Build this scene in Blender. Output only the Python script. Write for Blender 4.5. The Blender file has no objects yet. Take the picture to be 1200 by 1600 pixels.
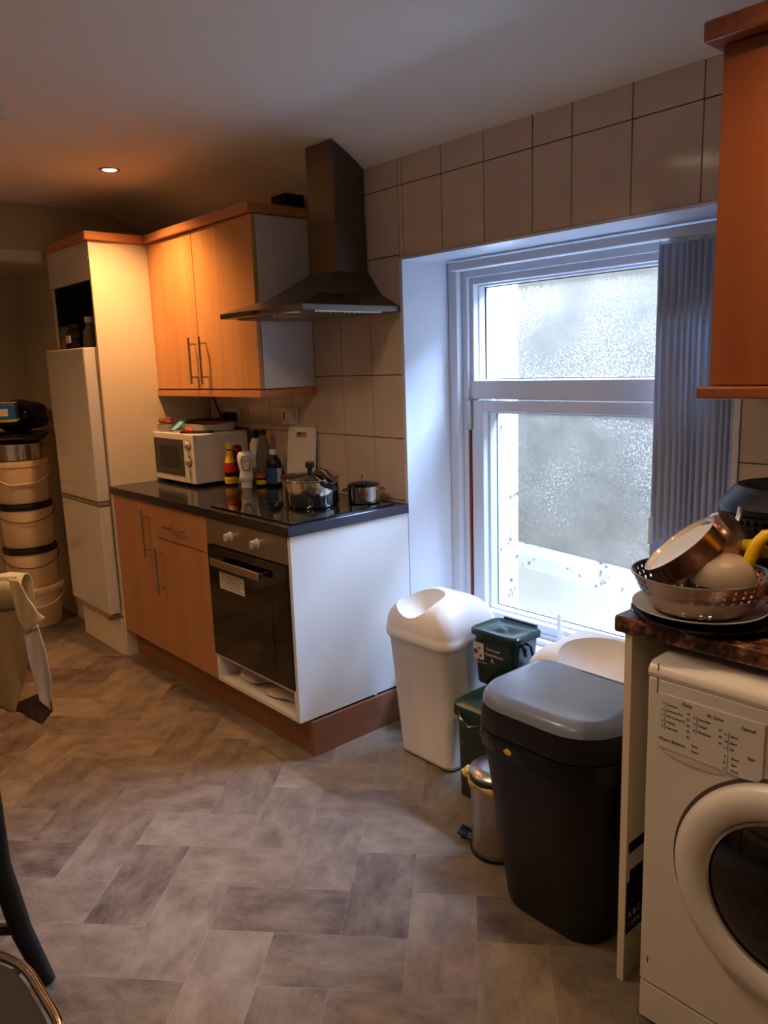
import bpy, bmesh, math, random
from mathutils import Vector, Matrix, Euler
random.seed(7)
SC = bpy.context.scene
COL = SC.collection
pi = math.pi

# ------------------------------------------------------------------ camera
CX, CY, CZ = 2.274, -2.128, 1.469
YAW, PIT, ROL = math.radians(48.703), math.radians(-10.763), math.radians(-1.959)
fw = Vector((-math.sin(YAW)*math.cos(PIT), math.cos(YAW)*math.cos(PIT), math.sin(PIT)))
rt = Vector((math.cos(YAW), math.sin(YAW), 0)); up = rt.cross(fw)
r2 = math.cos(ROL)*rt + math.sin(ROL)*up
u2 = -math.sin(ROL)*rt + math.cos(ROL)*up
cam_d = bpy.data.cameras.new('camera'); cam = bpy.data.objects.new('camera', cam_d); COL.objects.link(cam)
cam.matrix_world = Matrix(((r2.x, u2.x, -fw.x, CX), (r2.y, u2.y, -fw.y, CY), (r2.z, u2.z, -fw.z, CZ), (0, 0, 0, 1)))
cam_d.sensor_fit = 'VERTICAL'; cam_d.sensor_height = 36; cam_d.lens = 1214.678/1600*36
cam_d.clip_start = .02
SC.camera = cam

# ------------------------------------------------------------------ world, light, exposure
SC.view_settings.view_transform = 'Standard'; SC.view_settings.look = 'None'
SC.view_settings.gamma = 1; SC.view_settings.use_curve_mapping = False
SC.view_settings.exposure = 0.25
w = bpy.data.worlds.new('sky'); SC.world = w; w.use_nodes = True
bg = w.node_tree.nodes['Background']; bg.inputs[0].default_value = (.80, .88, 1.0, 1); bg.inputs[1].default_value = 7.0

def lamp(name, kind, loc, energy, color, rot=None, **k):
    d = bpy.data.lights.new(name, kind); d.energy = energy; d.color = color
    for a, b in k.items(): setattr(d, a, b)
    o = bpy.data.objects.new(name, d); COL.objects.link(o); o.location = loc
    if rot: o.rotation_euler = rot
    return o
# daylight falling into the light well outside the window
dl = lamp('daylight', 'AREA', (1.5, 2.5, 4.7), 6000, (.40, .58, 1.0), (0, 0, 0), shape='RECTANGLE', size=3.0, size_y=2.4)
dl.rotation_euler = (Vector((.5, -.3, .3))-dl.location).to_track_quat('-Z', 'Y').to_euler()
WARM = (1.0, .50, .19)
SPOTS = [(-1.23, -.588, 66, WARM), (1.78, -.62, 30, (1.0, .64, .36))]
BAR = [(.40, -1.33), (.45, -1.37), (.50, -1.41), (.55, -1.45)]

# ------------------------------------------------------------------ materials
def s2l(c):
    return tuple((x/12.92 if x <= .04045 else ((x+.055)/1.055)**2.4) for x in c)
def rgb(r, g, b): return s2l((r/255, g/255, b/255)) + (1,)
def newmat(name):
    m = bpy.data.materials.new(name); m.use_nodes = True
    return m, m.node_tree.nodes, m.node_tree.links, m.node_tree.nodes['Principled BSDF']
def mat(name, c, rough=.5, metal=0., var=.06, scale=12., bump=0., bscale=60., coat=0., trans=0., ior=1.45, stretch=(1, 1, 1)):
    """plain procedural surface: colour with a soft noise variation, optional bump"""
    m, N, L, B = newmat(name)
    tc = N.new('ShaderNodeTexCoord'); mp = N.new('ShaderNodeMapping'); mp.inputs['Scale'].default_value = stretch
    L.new(tc.outputs['Object'], mp.inputs[0])
    n = N.new('ShaderNodeTexNoise'); n.inputs['Scale'].default_value = scale; n.inputs['Detail'].default_value = 4
    L.new(mp.outputs[0], n.inputs['Vector'])
    mx = N.new('ShaderNodeMix'); mx.data_type = 'RGBA'
    mx.inputs[6].default_value = tuple(max(0, x*(1-var)) for x in c[:3]) + (1,)
    mx.inputs[7].default_value = tuple(min(1, x*(1+var)) for x in c[:3]) + (1,)
    L.new(n.outputs[0], mx.inputs[0]); L.new(mx.outputs[2], B.inputs['Base Color'])
    B.inputs['Roughness'].default_value = rough; B.inputs['Metallic'].default_value = metal
    B.inputs['Coat Weight'].default_value = coat; B.inputs['Transmission Weight'].default_value = trans; B.inputs['IOR'].default_value = ior
    if bump:
        n2 = N.new('ShaderNodeTexNoise'); n2.inputs['Scale'].default_value = bscale; n2.inputs['Detail'].default_value = 5
        L.new(mp.outputs[0], n2.inputs['Vector'])
        b = N.new('ShaderNodeBump'); b.inputs['Strength'].default_value = bump; b.inputs['Distance'].default_value = .01
        L.new(n2.outputs[0], b.inputs['Height']); L.new(b.outputs[0], B.inputs['Normal'])
    return m
def wood(name, c1, c2, axis=2, rough=.38):
    m, N, L, B = newmat(name)
    tc = N.new('ShaderNodeTexCoord'); mp = N.new('ShaderNodeMapping')
    sc = [26, 26, 26]; sc[axis] = 1.1
    mp.inputs['Scale'].default_value = sc; L.new(tc.outputs['Object'], mp.inputs[0])
    n = N.new('ShaderNodeTexNoise'); n.inputs['Scale'].default_value = 1.0; n.inputs['Detail'].default_value = 6; n.inputs['Roughness'].default_value = .65
    L.new(mp.outputs[0], n.inputs['Vector'])
    mp2 = N.new('ShaderNodeMapping'); sc2 = [5, 5, 5]; sc2[axis] = .8; mp2.inputs['Scale'].default_value = sc2; L.new(tc.outputs['Object'], mp2.inputs[0])
    n2 = N.new('ShaderNodeTexNoise'); n2.inputs['Scale'].default_value = 1.; L.new(mp2.outputs[0], n2.inputs['Vector'])
    ad = N.new('ShaderNodeMath'); ad.operation = 'ADD'; L.new(n.outputs[0], ad.inputs[0]); L.new(n2.outputs[0], ad.inputs[1])
    cr = N.new('ShaderNodeMapRange'); cr.inputs[1].default_value = .7; cr.inputs[2].default_value = 1.3; L.new(ad.outputs[0], cr.inputs[0])
    mx = N.new('ShaderNodeMix'); mx.data_type = 'RGBA'; mx.inputs[6].default_value = c1; mx.inputs[7].default_value = c2
    L.new(cr.outputs[0], mx.inputs[0]); L.new(mx.outputs[2], B.inputs['Base Color'])
    B.inputs['Roughness'].default_value = rough
    return m
def emit(name, c, s):
    m, N, L, B = newmat(name); B.inputs['Base Color'].default_value = c
    B.inputs['Emission Color'].default_value = c; B.inputs['Emission Strength'].default_value = s
    return m
M = {}
M['white'] = mat('white_laminate', rgb(222, 220, 214), .35, var=.02)
M['cream'] = mat('cream_laminate', rgb(226, 212, 186), .42, var=.03, scale=3)
M['upvc'] = mat('white_upvc', rgb(212, 215, 220), .3, var=.04, scale=7)
M['paint'] = mat('white_paint', rgb(238, 233, 218), .85, var=.04, scale=2, bump=.15, bscale=30)
M['wallpaint'] = mat('cream_paint', rgb(196, 184, 162), .85, var=.05, scale=2, bump=.15, bscale=30)
M['tile'] = mat('beige_tile', rgb(206, 186, 168), .09, var=.09, scale=7, bump=.04, bscale=25)
M['grout'] = mat('grout', rgb(74, 58, 50), .9)
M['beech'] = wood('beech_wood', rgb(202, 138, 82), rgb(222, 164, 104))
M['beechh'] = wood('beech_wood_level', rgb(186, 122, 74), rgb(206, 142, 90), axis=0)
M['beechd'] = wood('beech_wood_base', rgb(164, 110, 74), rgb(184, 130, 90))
M['beechr'] = wood('red_beech_wood', rgb(132, 70, 34), rgb(148, 82, 42))
M['plinth'] = wood('plinth_wood', rgb(126, 80, 56), rgb(150, 100, 70), axis=0)
M['plinthy'] = wood('plinth_wood_end', rgb(126, 80, 56), rgb(150, 100, 70), axis=1)
M['steel'] = mat('brushed_steel', rgb(176, 168, 158), .3, 1., var=.06, scale=5, stretch=(1, 1, 30))
M['steelh'] = mat('brushed_steel_hood', rgb(112, 104, 96), .34, 1., var=.05, scale=6, stretch=(1, 1, 14))
M['chrome'] = mat('polished_steel', rgb(205, 204, 203), .07, 1., var=.02)
M['copper'] = mat('copper_toned_steel', rgb(190, 146, 120), .24, 1., var=.08, scale=3)
M['colsteel'] = mat('worn_steel', rgb(198, 176, 158), .24, 1., var=.08, scale=9)
M['blackglass'] = mat('black_glass', rgb(9, 9, 10), .06, var=0, coat=.3)
M['granite'] = mat('black_worktop', rgb(26, 24, 28), .16, var=.5, scale=160)
M['granedge'] = mat('black_worktop_edge', rgb(50, 50, 62), .3, var=.3, scale=60)
M['black'] = mat('black_plastic', rgb(18, 18, 20), .42, var=.1)
M['blacksoft'] = mat('black_bin_plastic', rgb(8, 8, 9), .45, var=.12, scale=5, bump=.05, bscale=140)
M['binlid_skylit'] = mat('skylit_lid_plastic', rgb(112, 119, 136), .24, var=.08, scale=4)  # black lid lightened to blue-grey, skylight put into the colour
M['blackbag'] = mat('black_bag', rgb(8, 8, 9), .22, var=.2, bump=.6, bscale=14)
M['binwhite'] = mat('white_plastic', rgb(228, 222, 214), .42, var=.02)
M['bucket'] = mat('cream_bucket_plastic', rgb(222, 196, 158), .4, var=.03)
M['green'] = mat('dark_green_plastic', rgb(18, 46, 40), .22, var=.1)
M['green2'] = mat('green_plastic', rgb(22, 52, 38), .32, var=.1)
M['appl'] = mat('white_enamel', rgb(222, 214, 204), .28, var=.02)
M['fridge'] = mat('fridge_gloss', rgb(200, 196, 190), .08, var=.02)
M['fridgeside'] = mat('fridge_side', rgb(226, 216, 198), .35, var=.02)
M['dark'] = mat('shade_and_dark_plastic', rgb(14, 12, 11), .8)  # paints the shade in the fridge niche; dark plastic parts share it
M['ink'] = mat('grey_ink', rgb(86, 74, 66), .6)
M['lab'] = mat('paper_label', rgb(206, 200, 190), .6)
M['labw'] = mat('white_print', rgb(205, 205, 200), .6)
M['yellow'] = mat('yellow_plastic', rgb(236, 190, 10), .35)
M['olive'] = mat('olive_sponge', rgb(176, 152, 24), .8, bump=.5, bscale=90)
M['red'] = mat('red_label', rgb(176, 30, 34), .4)
M['darkred'] = mat('red_sauce', rgb(96, 14, 14), .2)
M['brown'] = mat('brown_sauce', rgb(38, 16, 10), .12)
M['blue'] = mat('blue_label', rgb(40, 92, 150), .45)
M['orange'] = mat('orange_plastic', rgb(214, 96, 30), .4)
M['frost'] = mat('frosted_plastic', rgb(214, 196, 170), .4, trans=.35)
M['glassy'] = mat('jar_glass', rgb(170, 168, 150), .1, trans=.7)
M['cloth'] = mat('cream_cloth', rgb(226, 198, 152), .95, var=.1, scale=40, bump=.2, bscale=260)
M['cloth2'] = mat('pale_cloth', rgb(214, 200, 196), .95, var=.06, scale=40, bump=.2, bscale=260)
M['cloth3'] = mat('dark_cloth', rgb(92, 70, 52), .95, var=.2, scale=40, bump=.2, bscale=260)
M['cloth4'] = mat('shaded_cloth', rgb(186, 156, 112), .95, var=.1, scale=40, bump=.2, bscale=260)  # cream towel darkened, shade put into the colour
M['binbag'] = mat('yellow_liner', rgb(214, 180, 96), .4, bump=.4, bscale=30)
M['greypad'] = mat('grey_board', rgb(38, 37, 37), .6, var=.2, scale=10)
M['plate'] = mat('white_china', rgb(214, 208, 200), .12)
M['knob'] = mat('satin_knob', rgb(206, 196, 182), .28, .4)
M['ovenpanel'] = mat('oven_fascia', rgb(150, 138, 122), .36, .85, var=.04, scale=5)
M['blind'] = mat('grey_blind_fabric', rgb(188, 190, 200), .8, var=.08, scale=30)
M['pink'] = mat('pink_wrapper', rgb(190, 60, 60), .4)
M['lblue'] = mat('light_blue_wrapper', rgb(120, 180, 210), .4)
M['soil'] = mat('red_brown_wrapper', rgb(130, 60, 34), .5)
M['bulb'] = emit('lit_bulb', (1, .78, .45, 1), 14)
M['ring'] = mat('white_ring', rgb(150, 130, 110), .4, .3)

# brown granite worktop
m, N, L, B = newmat('brown_granite')
tc = N.new('ShaderNodeTexCoord'); n = N.new('ShaderNodeTexNoise'); n.inputs['Scale'].default_value = 34; n.inputs['Detail'].default_value = 8; n.inputs['Roughness'].default_value = .7
L.new(tc.outputs['Object'], n.inputs['Vector'])
cr = N.new('ShaderNodeValToRGB'); L.new(n.outputs[0], cr.inputs[0])
cr.color_ramp.elements[0].position = .38; cr.color_ramp.elements[0].color = rgb(22, 14, 12)
cr.color_ramp.elements[1].position = .68; cr.color_ramp.elements[1].color = rgb(170, 120, 84)
e = cr.color_ramp.elements.new(.5); e.color = rgb(84, 50, 36)
L.new(cr.outputs[0], B.inputs['Base Color']); B.inputs['Roughness'].default_value = .2
M['brgranite'] = m

# vinyl floor: one tone per tile, mottled, pale joint lines
m, N, L, B = newmat('herringbone_vinyl')
tc = N.new('ShaderNodeTexCoord'); uv = N.new('ShaderNodeUVMap')
geo = N.new('ShaderNodeNewGeometry')
mp = N.new('ShaderNodeMapping'); mp.inputs['Scale'].default_value = (2.2, 1.8, 1); L.new(uv.outputs[0], mp.inputs[0])
va = N.new('ShaderNodeVectorMath'); va.operation = 'ADD'; L.new(mp.outputs[0], va.inputs[0])
cx_ = N.new('ShaderNodeCombineXYZ'); ml = N.new('ShaderNodeMath'); ml.operation = 'MULTIPLY'; ml.inputs[1].default_value = 57
L.new(geo.outputs['Random Per Island'], ml.inputs[0]); L.new(ml.outputs[0], cx_.inputs[0]); L.new(ml.outputs[0], cx_.inputs[1]); L.new(cx_.outputs[0], va.inputs[1])
n1 = N.new('ShaderNodeTexNoise'); n1.inputs['Scale'].default_value = 1.2; n1.inputs['Detail'].default_value = 7; n1.inputs['Roughness'].default_value = .62; L.new(va.outputs[0], n1.inputs['Vector'])
n2 = N.new('ShaderNodeTexNoise'); n2.inputs['Scale'].default_value = 110; n2.inputs['Detail'].default_value = 3; L.new(tc.outputs['Object'], n2.inputs['Vector'])
s1 = N.new('ShaderNodeMath'); s1.operation = 'MULTIPLY_ADD'; s1.inputs[1].default_value = .45; L.new(geo.outputs['Random Per Island'], s1.inputs[0])
mr = N.new('ShaderNodeMapRange'); mr.inputs[1].default_value = .3; mr.inputs[2].default_value = .7; mr.inputs[4].default_value = .6; L.new(n1.outputs[0], mr.inputs[0]); L.new(mr.outputs[0], s1.inputs[2])
s2 = N.new('ShaderNodeMath'); s2.operation = 'MULTIPLY_ADD'; s2.inputs[1].default_value = .25; L.new(n2.outputs[0], s2.inputs[0]); L.new(s1.outputs[0], s2.inputs[2])
cr = N.new('ShaderNodeValToRGB'); L.new(s2.outputs[0], cr.inputs[0])
cr.color_ramp.elements[0].position = .2; cr.color_ramp.elements[0].color = rgb(72, 60, 51)
cr.color_ramp.elements[1].position = 1.0; cr.color_ramp.elements[1].color = rgb(148, 131, 112)
# joint line from the tile's own uv
sx = N.new('ShaderNodeSeparateXYZ'); L.new(uv.outputs[0], sx.inputs[0])
def edge(out, lim, L=L, N=N):
    a = N.new('ShaderNodeMath'); a.operation = 'PINGPONG'; a.inputs[1].default_value = .5; L.new(out, a.inputs[0])
    b = N.new('ShaderNodeMath'); b.operation = 'LESS_THAN'; b.inputs[1].default_value = lim; L.new(a.outputs[0], b.inputs[0]); return b
e1 = edge(sx.outputs[0], .0035); e2 = edge(sx.outputs[1], .007)
mxx = N.new('ShaderNodeMath'); mxx.operation = 'MAXIMUM'; L.new(e1.outputs[0], mxx.inputs[0]); L.new(e2.outputs[0], mxx.inputs[1])
sc_ = N.new('ShaderNodeMath'); sc_.operation = 'MULTIPLY'; sc_.inputs[1].default_value = .17; L.new(mxx.outputs[0], sc_.inputs[0])
mx = N.new('ShaderNodeMix'); mx.data_type = 'RGBA'; L.new(sc_.outputs[0], mx.inputs[0]); L.new(cr.outputs[0], mx.inputs[6]); mx.inputs[7].default_value = rgb(185, 170, 155)
L.new(mx.outputs[2], B.inputs['Base Color']); B.inputs['Roughness'].default_value = .42
bp = N.new('ShaderNodeBump'); bp.inputs['Strength'].default_value = .12; bp.inputs['Distance'].default_value = .004; L.new(n2.outputs[0], bp.inputs['Height']); L.new(bp.outputs[0], B.inputs['Normal'])
M['vinyl'] = m

# window glass covered in condensation: clear glass mixed with milky droplets
m, N, L, B = newmat('misted_glass')
N.remove(B); out = N['Material Output']
tr = N.new('ShaderNodeBsdfTransparent'); tr.inputs[0].default_value = (.95, .97, .97, 1)
gl = N.new('ShaderNodeBsdfGlossy'); gl.inputs['Roughness'].default_value = .08; gl.inputs[0].default_value = (1, 1, 1, 1)
tl = N.new('ShaderNodeBsdfTranslucent'); tl.inputs[0].default_value = (.95, .84, .66, 1)
fr = N.new('ShaderNodeFresnel'); fr.inputs[0].default_value = 1.4
tc = N.new('ShaderNodeTexCoord')
na = N.new('ShaderNodeTexNoise'); na.inputs['Scale'].default_value = 130; na.inputs['Detail'].default_value = 3; L.new(tc.outputs['Object'], na.inputs['Vector'])
nb = N.new('ShaderNodeTexNoise'); nb.inputs['Scale'].default_value = 3.2; nb.inputs['Detail'].default_value = 5; L.new(tc.outputs['Object'], nb.inputs['Vector'])
ra = N.new('ShaderNodeMapRange'); ra.inputs[1].default_value = .50; ra.inputs[2].default_value = .70; L.new(na.outputs[0], ra.inputs[0])
rb = N.new('ShaderNodeMapRange'); rb.inputs[1].default_value = .36; rb.inputs[2].default_value = .66; L.new(nb.outputs[0], rb.inputs[0])
mu = N.new('ShaderNodeMath'); mu.operation = 'MULTIPLY'; L.new(ra.outputs[0], mu.inputs[0]); L.new(rb.outputs[0], mu.inputs[1])
mu2 = N.new('ShaderNodeMath'); mu2.operation = 'MULTIPLY_ADD'; mu2.inputs[1].default_value = .20; mu2.inputs[2].default_value = .02; L.new(mu.outputs[0], mu2.inputs[0])
x1 = N.new('ShaderNodeMixShader'); L.new(mu2.outputs[0], x1.inputs[0]); L.new(tr.outputs[0], x1.inputs[1]); L.new(tl.outputs[0], x1.inputs[2])
x2 = N.new('ShaderNodeMixShader'); fm = N.new('ShaderNodeMath'); fm.operation = 'MULTIPLY'; fm.inputs[1].default_value = .6; L.new(fr.outputs[0], fm.inputs[0]); L.new(fm.outputs[0], x2.inputs[0]); L.new(x1.outputs[0], x2.inputs[1]); L.new(gl.outputs[0], x2.inputs[2])
L.new(x2.outputs[0], out.inputs[0])
M['winglass'] = m

# weathered render outside
def render_wall(name, ca, cb, dirt, lo, hi, sc=5.):
    m, N, L, B = newmat(name)
    tc = N.new('ShaderNodeTexCoord'); a = N.new('ShaderNodeTexNoise'); a.inputs['Scale'].default_value = sc; a.inputs['Detail'].default_value = 10; a.inputs['Roughness'].default_value = .7
    L.new(tc.outputs['Object'], a.inputs['Vector'])
    c = N.new('ShaderNodeValToRGB'); L.new(a.outputs[0], c.inputs[0])
    c.color_ramp.elements[0].position = lo; c.color_ramp.elements[0].color = dirt
    c.color_ramp.elements[1].position = .75; c.color_ramp.elements[1].color = cb
    e = c.color_ramp.elements.new(hi); e.color = ca
    L.new(c.outputs[0], B.inputs['Base Color']); B.inputs['Roughness'].default_value = .95
    return m
M['outwall'] = render_wall('grey_render', rgb(112, 107, 96), rgb(128, 122, 110), rgb(92, 89, 80), .3, .5)
M['outwhite'] = render_wall('white_masonry', rgb(184, 180, 168), rgb(192, 188, 176), rgb(44, 52, 40), .36, .42, 14.)
N, L = M['outwhite'].node_tree.nodes, M['outwhite'].node_tree.links   # mould grows along the upper edge
nz = [q for q in N if q.type == 'TEX_NOISE'][0]; rp = [q for q in N if q.type == 'VALTORGB'][0]; tc = [q for q in N if q.type == 'TEX_COORD'][0]
sp_ = N.new('ShaderNodeSeparateXYZ'); L.new(tc.outputs['Object'], sp_.inputs[0])
zr_ = N.new('ShaderNodeMapRange'); zr_.inputs[1].default_value = .78; zr_.inputs[2].default_value = 1.0; zr_.inputs[3].default_value = .22; zr_.inputs[4].default_value = -.02; L.new(sp_.outputs[2], zr_.inputs[0])
ad_ = N.new('ShaderNodeMath'); ad_.operation = 'ADD'; L.new(nz.outputs[0], ad_.inputs[0]); L.new(zr_.outputs[0], ad_.inputs[1]); L.new(ad_.outputs[0], rp.inputs[0])

# ------------------------------------------------------------------ geometry helpers
MW = {}
def W(o): return MW.get(o.name, Matrix.Identity(4)) if o else Matrix.Identity(4)
def thing(name, label, cat, loc=(0, 0, 0), rz=0., group=None):
    o = bpy.data.objects.new(name, None); COL.objects.link(o); o.empty_display_size = .05
    o.location = loc; o.rotation_euler = (0, 0, rz)
    MW[o.name] = Matrix.Translation(loc) @ Matrix.Rotation(rz, 4, 'Z')
    if label: o['label'] = label; o['category'] = cat
    if group: o['group'] = group
    return o
def finish(name, bm, m, parent=None, smooth=True, bevel=0., local=False, origin=None, label=None, seg=2, ang=40):
    """bm is in world coordinates unless local (then in the parent's)"""
    if parent is not None and not local: bm.transform(W(parent).inverted())
    if parent is None:
        if origin is None:
            xs = [v.co for v in bm.verts]
            origin = Vector(((min(v.x for v in xs)+max(v.x for v in xs))/2, (min(v.y for v in xs)+max(v.y for v in xs))/2, min(v.z for v in xs)))
        bm.transform(Matrix.Translation(-Vector(origin)))
    bmesh.ops.recalc_face_normals(bm, faces=bm.faces)
    me = bpy.data.meshes.new(name); bm.to_mesh(me); bm.free()
    for mm in (m if isinstance(m, (list, tuple)) else [m]): me.materials.append(M[mm] if isinstance(mm, str) else mm)
    if smooth:
        for p in me.polygons: p.use_smooth = True
        me.set_sharp_from_angle(angle=math.radians(ang))
    o = bpy.data.objects.new(name, me); COL.objects.link(o)
    if bevel:
        b = o.modifiers.new('bevel', 'BEVEL'); b.width = bevel; b.segments = seg; b.limit_method = 'ANGLE'; b.angle_limit = math.radians(50); b.harden_normals = False
    if parent is not None: o.parent = parent; MW[o.name] = W(parent).copy()
    else: o.location = origin; MW[o.name] = Matrix.Translation(origin)
    if label: o['label'] = label
    return o
def tag(o, label, cat, group=None):
    o['label'] = label; o['category'] = cat
    if group: o['group'] = group
    return o
def struct(o): o['kind'] = 'structure'; return o
def box(bm, x0, x1, y0, y1, z0, z1, mi=0, mtx=None):
    vs = [bm.verts.new((x, y, z)) for z in (z0, z1) for y in (y0, y1) for x in (x0, x1)]
    for f in ((0, 1, 3, 2), (4, 6, 7, 5), (0, 4, 5, 1), (2, 3, 7, 6), (0, 2, 6, 4), (1, 5, 7, 3)):
        bm.faces.new([vs[i] for i in f]).material_index = mi
    if mtx: bmesh.ops.transform(bm, matrix=mtx, verts=vs)
    return vs
def BX(*a, **k): bm = bmesh.new(); box(bm, *a, **k); return bm
def rr(hx, hy, r, n=6):
    """rounded rectangle outline"""
    r = min(r, hx*.999, hy*.999); pts = []
    for cx, cy, a0 in ((hx-r, hy-r, 0), (-hx+r, hy-r, 90), (-hx+r, -hy+r, 180), (hx-r, -hy+r, 270)):
        for k in range(n+1):
            a = math.radians(a0+90*k/n); pts.append((cx+r*math.cos(a), cy+r*math.sin(a)))
    return pts
def loft(bm, rings, cap0=True, cap1=True, mi=0):
    """rings: lists of 3D points, equal count"""
    R = [[bm.verts.new(p) for p in ring] for ring in rings]; n = len(R[0])
    for a, b in zip(R, R[1:]):
        for i in range(n):
            j = (i+1) % n; bm.faces.new((a[i], a[j], b[j], b[i])).material_index = mi
    if cap0: bm.faces.new(R[0][::-1]).material_index = mi
    if cap1: bm.faces.new(R[-1]).material_index = mi
    return R
def rrings(spec, n=6):
    """spec: (z, cx, cy, hx, hy, r)"""
    return [[(cx+x, cy+y, z) for x, y in rr(hx, hy, r, n)] for z, cx, cy, hx, hy, r in spec]
def lathe(bm, prof, c=(0, 0, 0), n=40, cap0=True, cap1=True, mi=0, mtx=None):
    rings = [[(c[0]+r*math.cos(2*pi*k/n), c[1]+r*math.sin(2*pi*k/n), c[2]+z) for k in range(n)] for r, z in prof]
    R = loft(bm, rings, cap0, cap1, mi)
    if mtx:
        bmesh.ops.transform(bm, matrix=mtx, verts=[v for r in R for v in r])
    return R
def LA(*a, **k): bm = bmesh.new(); lathe(bm, *a, **k); return bm
def tube(bm, pts, r, n=8, cap=True, mi=0, closed=False):
    pts = [Vector(p) for p in pts]; rings = []; prev = None
    for i, p in enumerate(pts):
        a = pts[max(i-1, 0)]; b = pts[min(i+1, len(pts)-1)]; t = (b-a).normalized()
        if prev is None:
            h = Vector((0, 0, 1)) if abs(t.z) < .9 else Vector((1, 0, 0)); u = t.cross(h).normalized()
        else: u = (prev - t*prev.dot(t)).normalized()
        prev = u; v = t.cross(u); rad = r[i] if isinstance(r, (list, tuple)) else r
        rings.append([p + rad*(math.cos(2*pi*k/n)*u + math.sin(2*pi*k/n)*v) for k in range(n)])
    loft(bm, rings, cap, cap, mi)
def TU(*a, **k): bm = bmesh.new(); tube(bm, *a, **k); return bm
def prism(bm, poly, y0, y1, axis='y', mi=0):
    def P(a, b, c): return {'y': (a, c, b), 'x': (c, a, b), 'z': (a, b, c)}[axis]
    A = [bm.verts.new(P(a, b, y0)) for a, b in poly]; Bv = [bm.verts.new(P(a, b, y1)) for a, b in poly]; n = len(poly)
    bm.faces.new(A).material_index = mi; bm.faces.new(Bv[::-1]).material_index = mi
    for i in range(n): j = (i+1) % n; bm.faces.new((A[i], Bv[i], Bv[j], A[j])).material_index = mi
def text_bm(s, size, mtx, ext=.0004, spacing=1.0):
    cu = bpy.data.curves.new('t', 'FONT'); cu.body = s; cu.size = size; cu.extrude = ext; cu.resolution_u = 2; cu.space_character = spacing
    o = bpy.data.objects.new('t', cu); COL.objects.link(o)
    dg = bpy.context.evaluated_depsgraph_get(); dg.update()
    me = bpy.data.meshes.new_from_object(o.evaluated_get(dg))
    bm = bmesh.new(); bm.from_mesh(me); bm.transform(mtx)
    bpy.data.objects.remove(o); bpy.data.curves.remove(cu); bpy.data.meshes.remove(me)
    return bm
def merge(bms):
    out = bmesh.new()
    for b in bms:
        me = bpy.data.meshes.new('x'); b.to_mesh(me); out.from_mesh(me); bpy.data.meshes.remove(me); b.free()
    return out
def front(x, y, z): return Matrix.Translation((x, y, z)) @ Matrix.Rotation(pi/2, 4, 'X')   # text facing -y

# ------------------------------------------------------------------ setting
ZC = 2.35
XL, XR, YB = -2.14, 3.7, -3.7
# floor (herringbone of two-to-one tiles)
p_, q_, ox_, oy_ = 0.13163, 0.12000, -0.06384, -1.14120
def lat(i, j): return (i*p_ + j*q_ + ox_, i*q_ - j*p_ + oy_)
bm = bmesh.new(); uvl = bm.loops.layers.uv.new('UVMap')
for i in range(-34, 38):
    for j in range(-34, 38):
        k = (i-j) % 4
        if k == 0: c = [(i, j), (i, j+1), (i+2, j+1), (i+2, j)]; u = [(0, 1), (0, 0), (1, 0), (1, 1)]
        elif k == 3: c = [(i, j), (i, j+2), (i+1, j+2), (i+1, j)]; u = [(0, 0), (1, 0), (1, 1), (0, 1)]
        else: continue
        pt = [lat(*q) for q in c]
        if all(x < -3.0 or x > XR or y < YB or y > .02 for x, y in pt): continue
        f = bm.faces.new([bm.verts.new((x, y, 0)) for x, y in pt])
        for lp, uu in zip(f.loops, u): lp[uvl].uv = uu
for co, no in (((XR, 0, 0), (1, 0, 0)), ((-2.95, 0, 0), (-1, 0, 0)), ((0, .001, 0), (0, 1, 0)), ((0, YB, 0), (0, -1, 0))):
    bmesh.ops.bisect_plane(bm, geom=bm.verts[:]+bm.edges[:]+bm.faces[:], plane_co=co, plane_no=no, clear_outer=True)
box(bm, -2.95, XR, YB, 0, -.06, -.001)
struct(finish('floor', bm, 'vinyl', smooth=False, origin=(0, 0, 0)))
# ceiling with a rounded drop at the window wall
bm = bmesh.new()
prof = [(YB, ZC), (-.34, ZC), (-.26, 2.343), (-.20, 2.331), (-.16, 2.318), (-.12, 2.300), (-.08, 2.278), (-.04, 2.254), (0, 2.226), (.02, 2.5), (YB, 2.5)]
prism(bm, [(a, b) for a, b in prof], XL, XR, axis='x')
struct(finish('ceiling', bm, 'paint', origin=(0, 0, ZC), ang=35))

# window wall: masonry around the opening, tiles on its face
OX0, OX1, OZ0, OZ1, WY = -.004, 1.322, .34, 1.862, .36
bm = bmesh.new(); T = .009
box(bm, XL, OX0, T, WY, 0, 2.5); box(bm, OX1, XR, T, WY, 0, 2.5)
box(bm, OX0, OX1, T, WY, OZ1, 2.5); box(bm, OX0, OX1, T, WY, 0, OZ0, mi=2)
def tiles(xs, zs, lim=None):
    g = .0016
    for a, b in zip(xs, xs[1:]):
        for c, d in zip(zs, zs[1:]):
            if d-c < .008 or b-a < .008: continue
            vs = box(bm, a+g, b-g, .001, T, c+g, d-g, mi=1)
tiles([-1.56, -1.365, -1.17, -.975, -.78, -.585, -.39, -.195, OX0-.004], [.873, .917, 1.171, 1.425, 1.679, 1.88, 2.13, 2.236])
tiles([OX0-.004, .015, .219, .42, .625, .774, .979, 1.19, 1.326], [1.868, 1.88 if False else 1.868, 2.13, 2.236])
tiles([1.328, 1.53, 1.73, 1.93, 2.13, 2.33, 2.53], [.91, 1.171, 1.425, 1.679, 1.88, 2.13, 2.236])
struct(finish('wall_back', bm, ['grout', 'tile', 'upvc'], smooth=False, origin=(0, 0, 0), bevel=.0012, seg=1))
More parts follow.
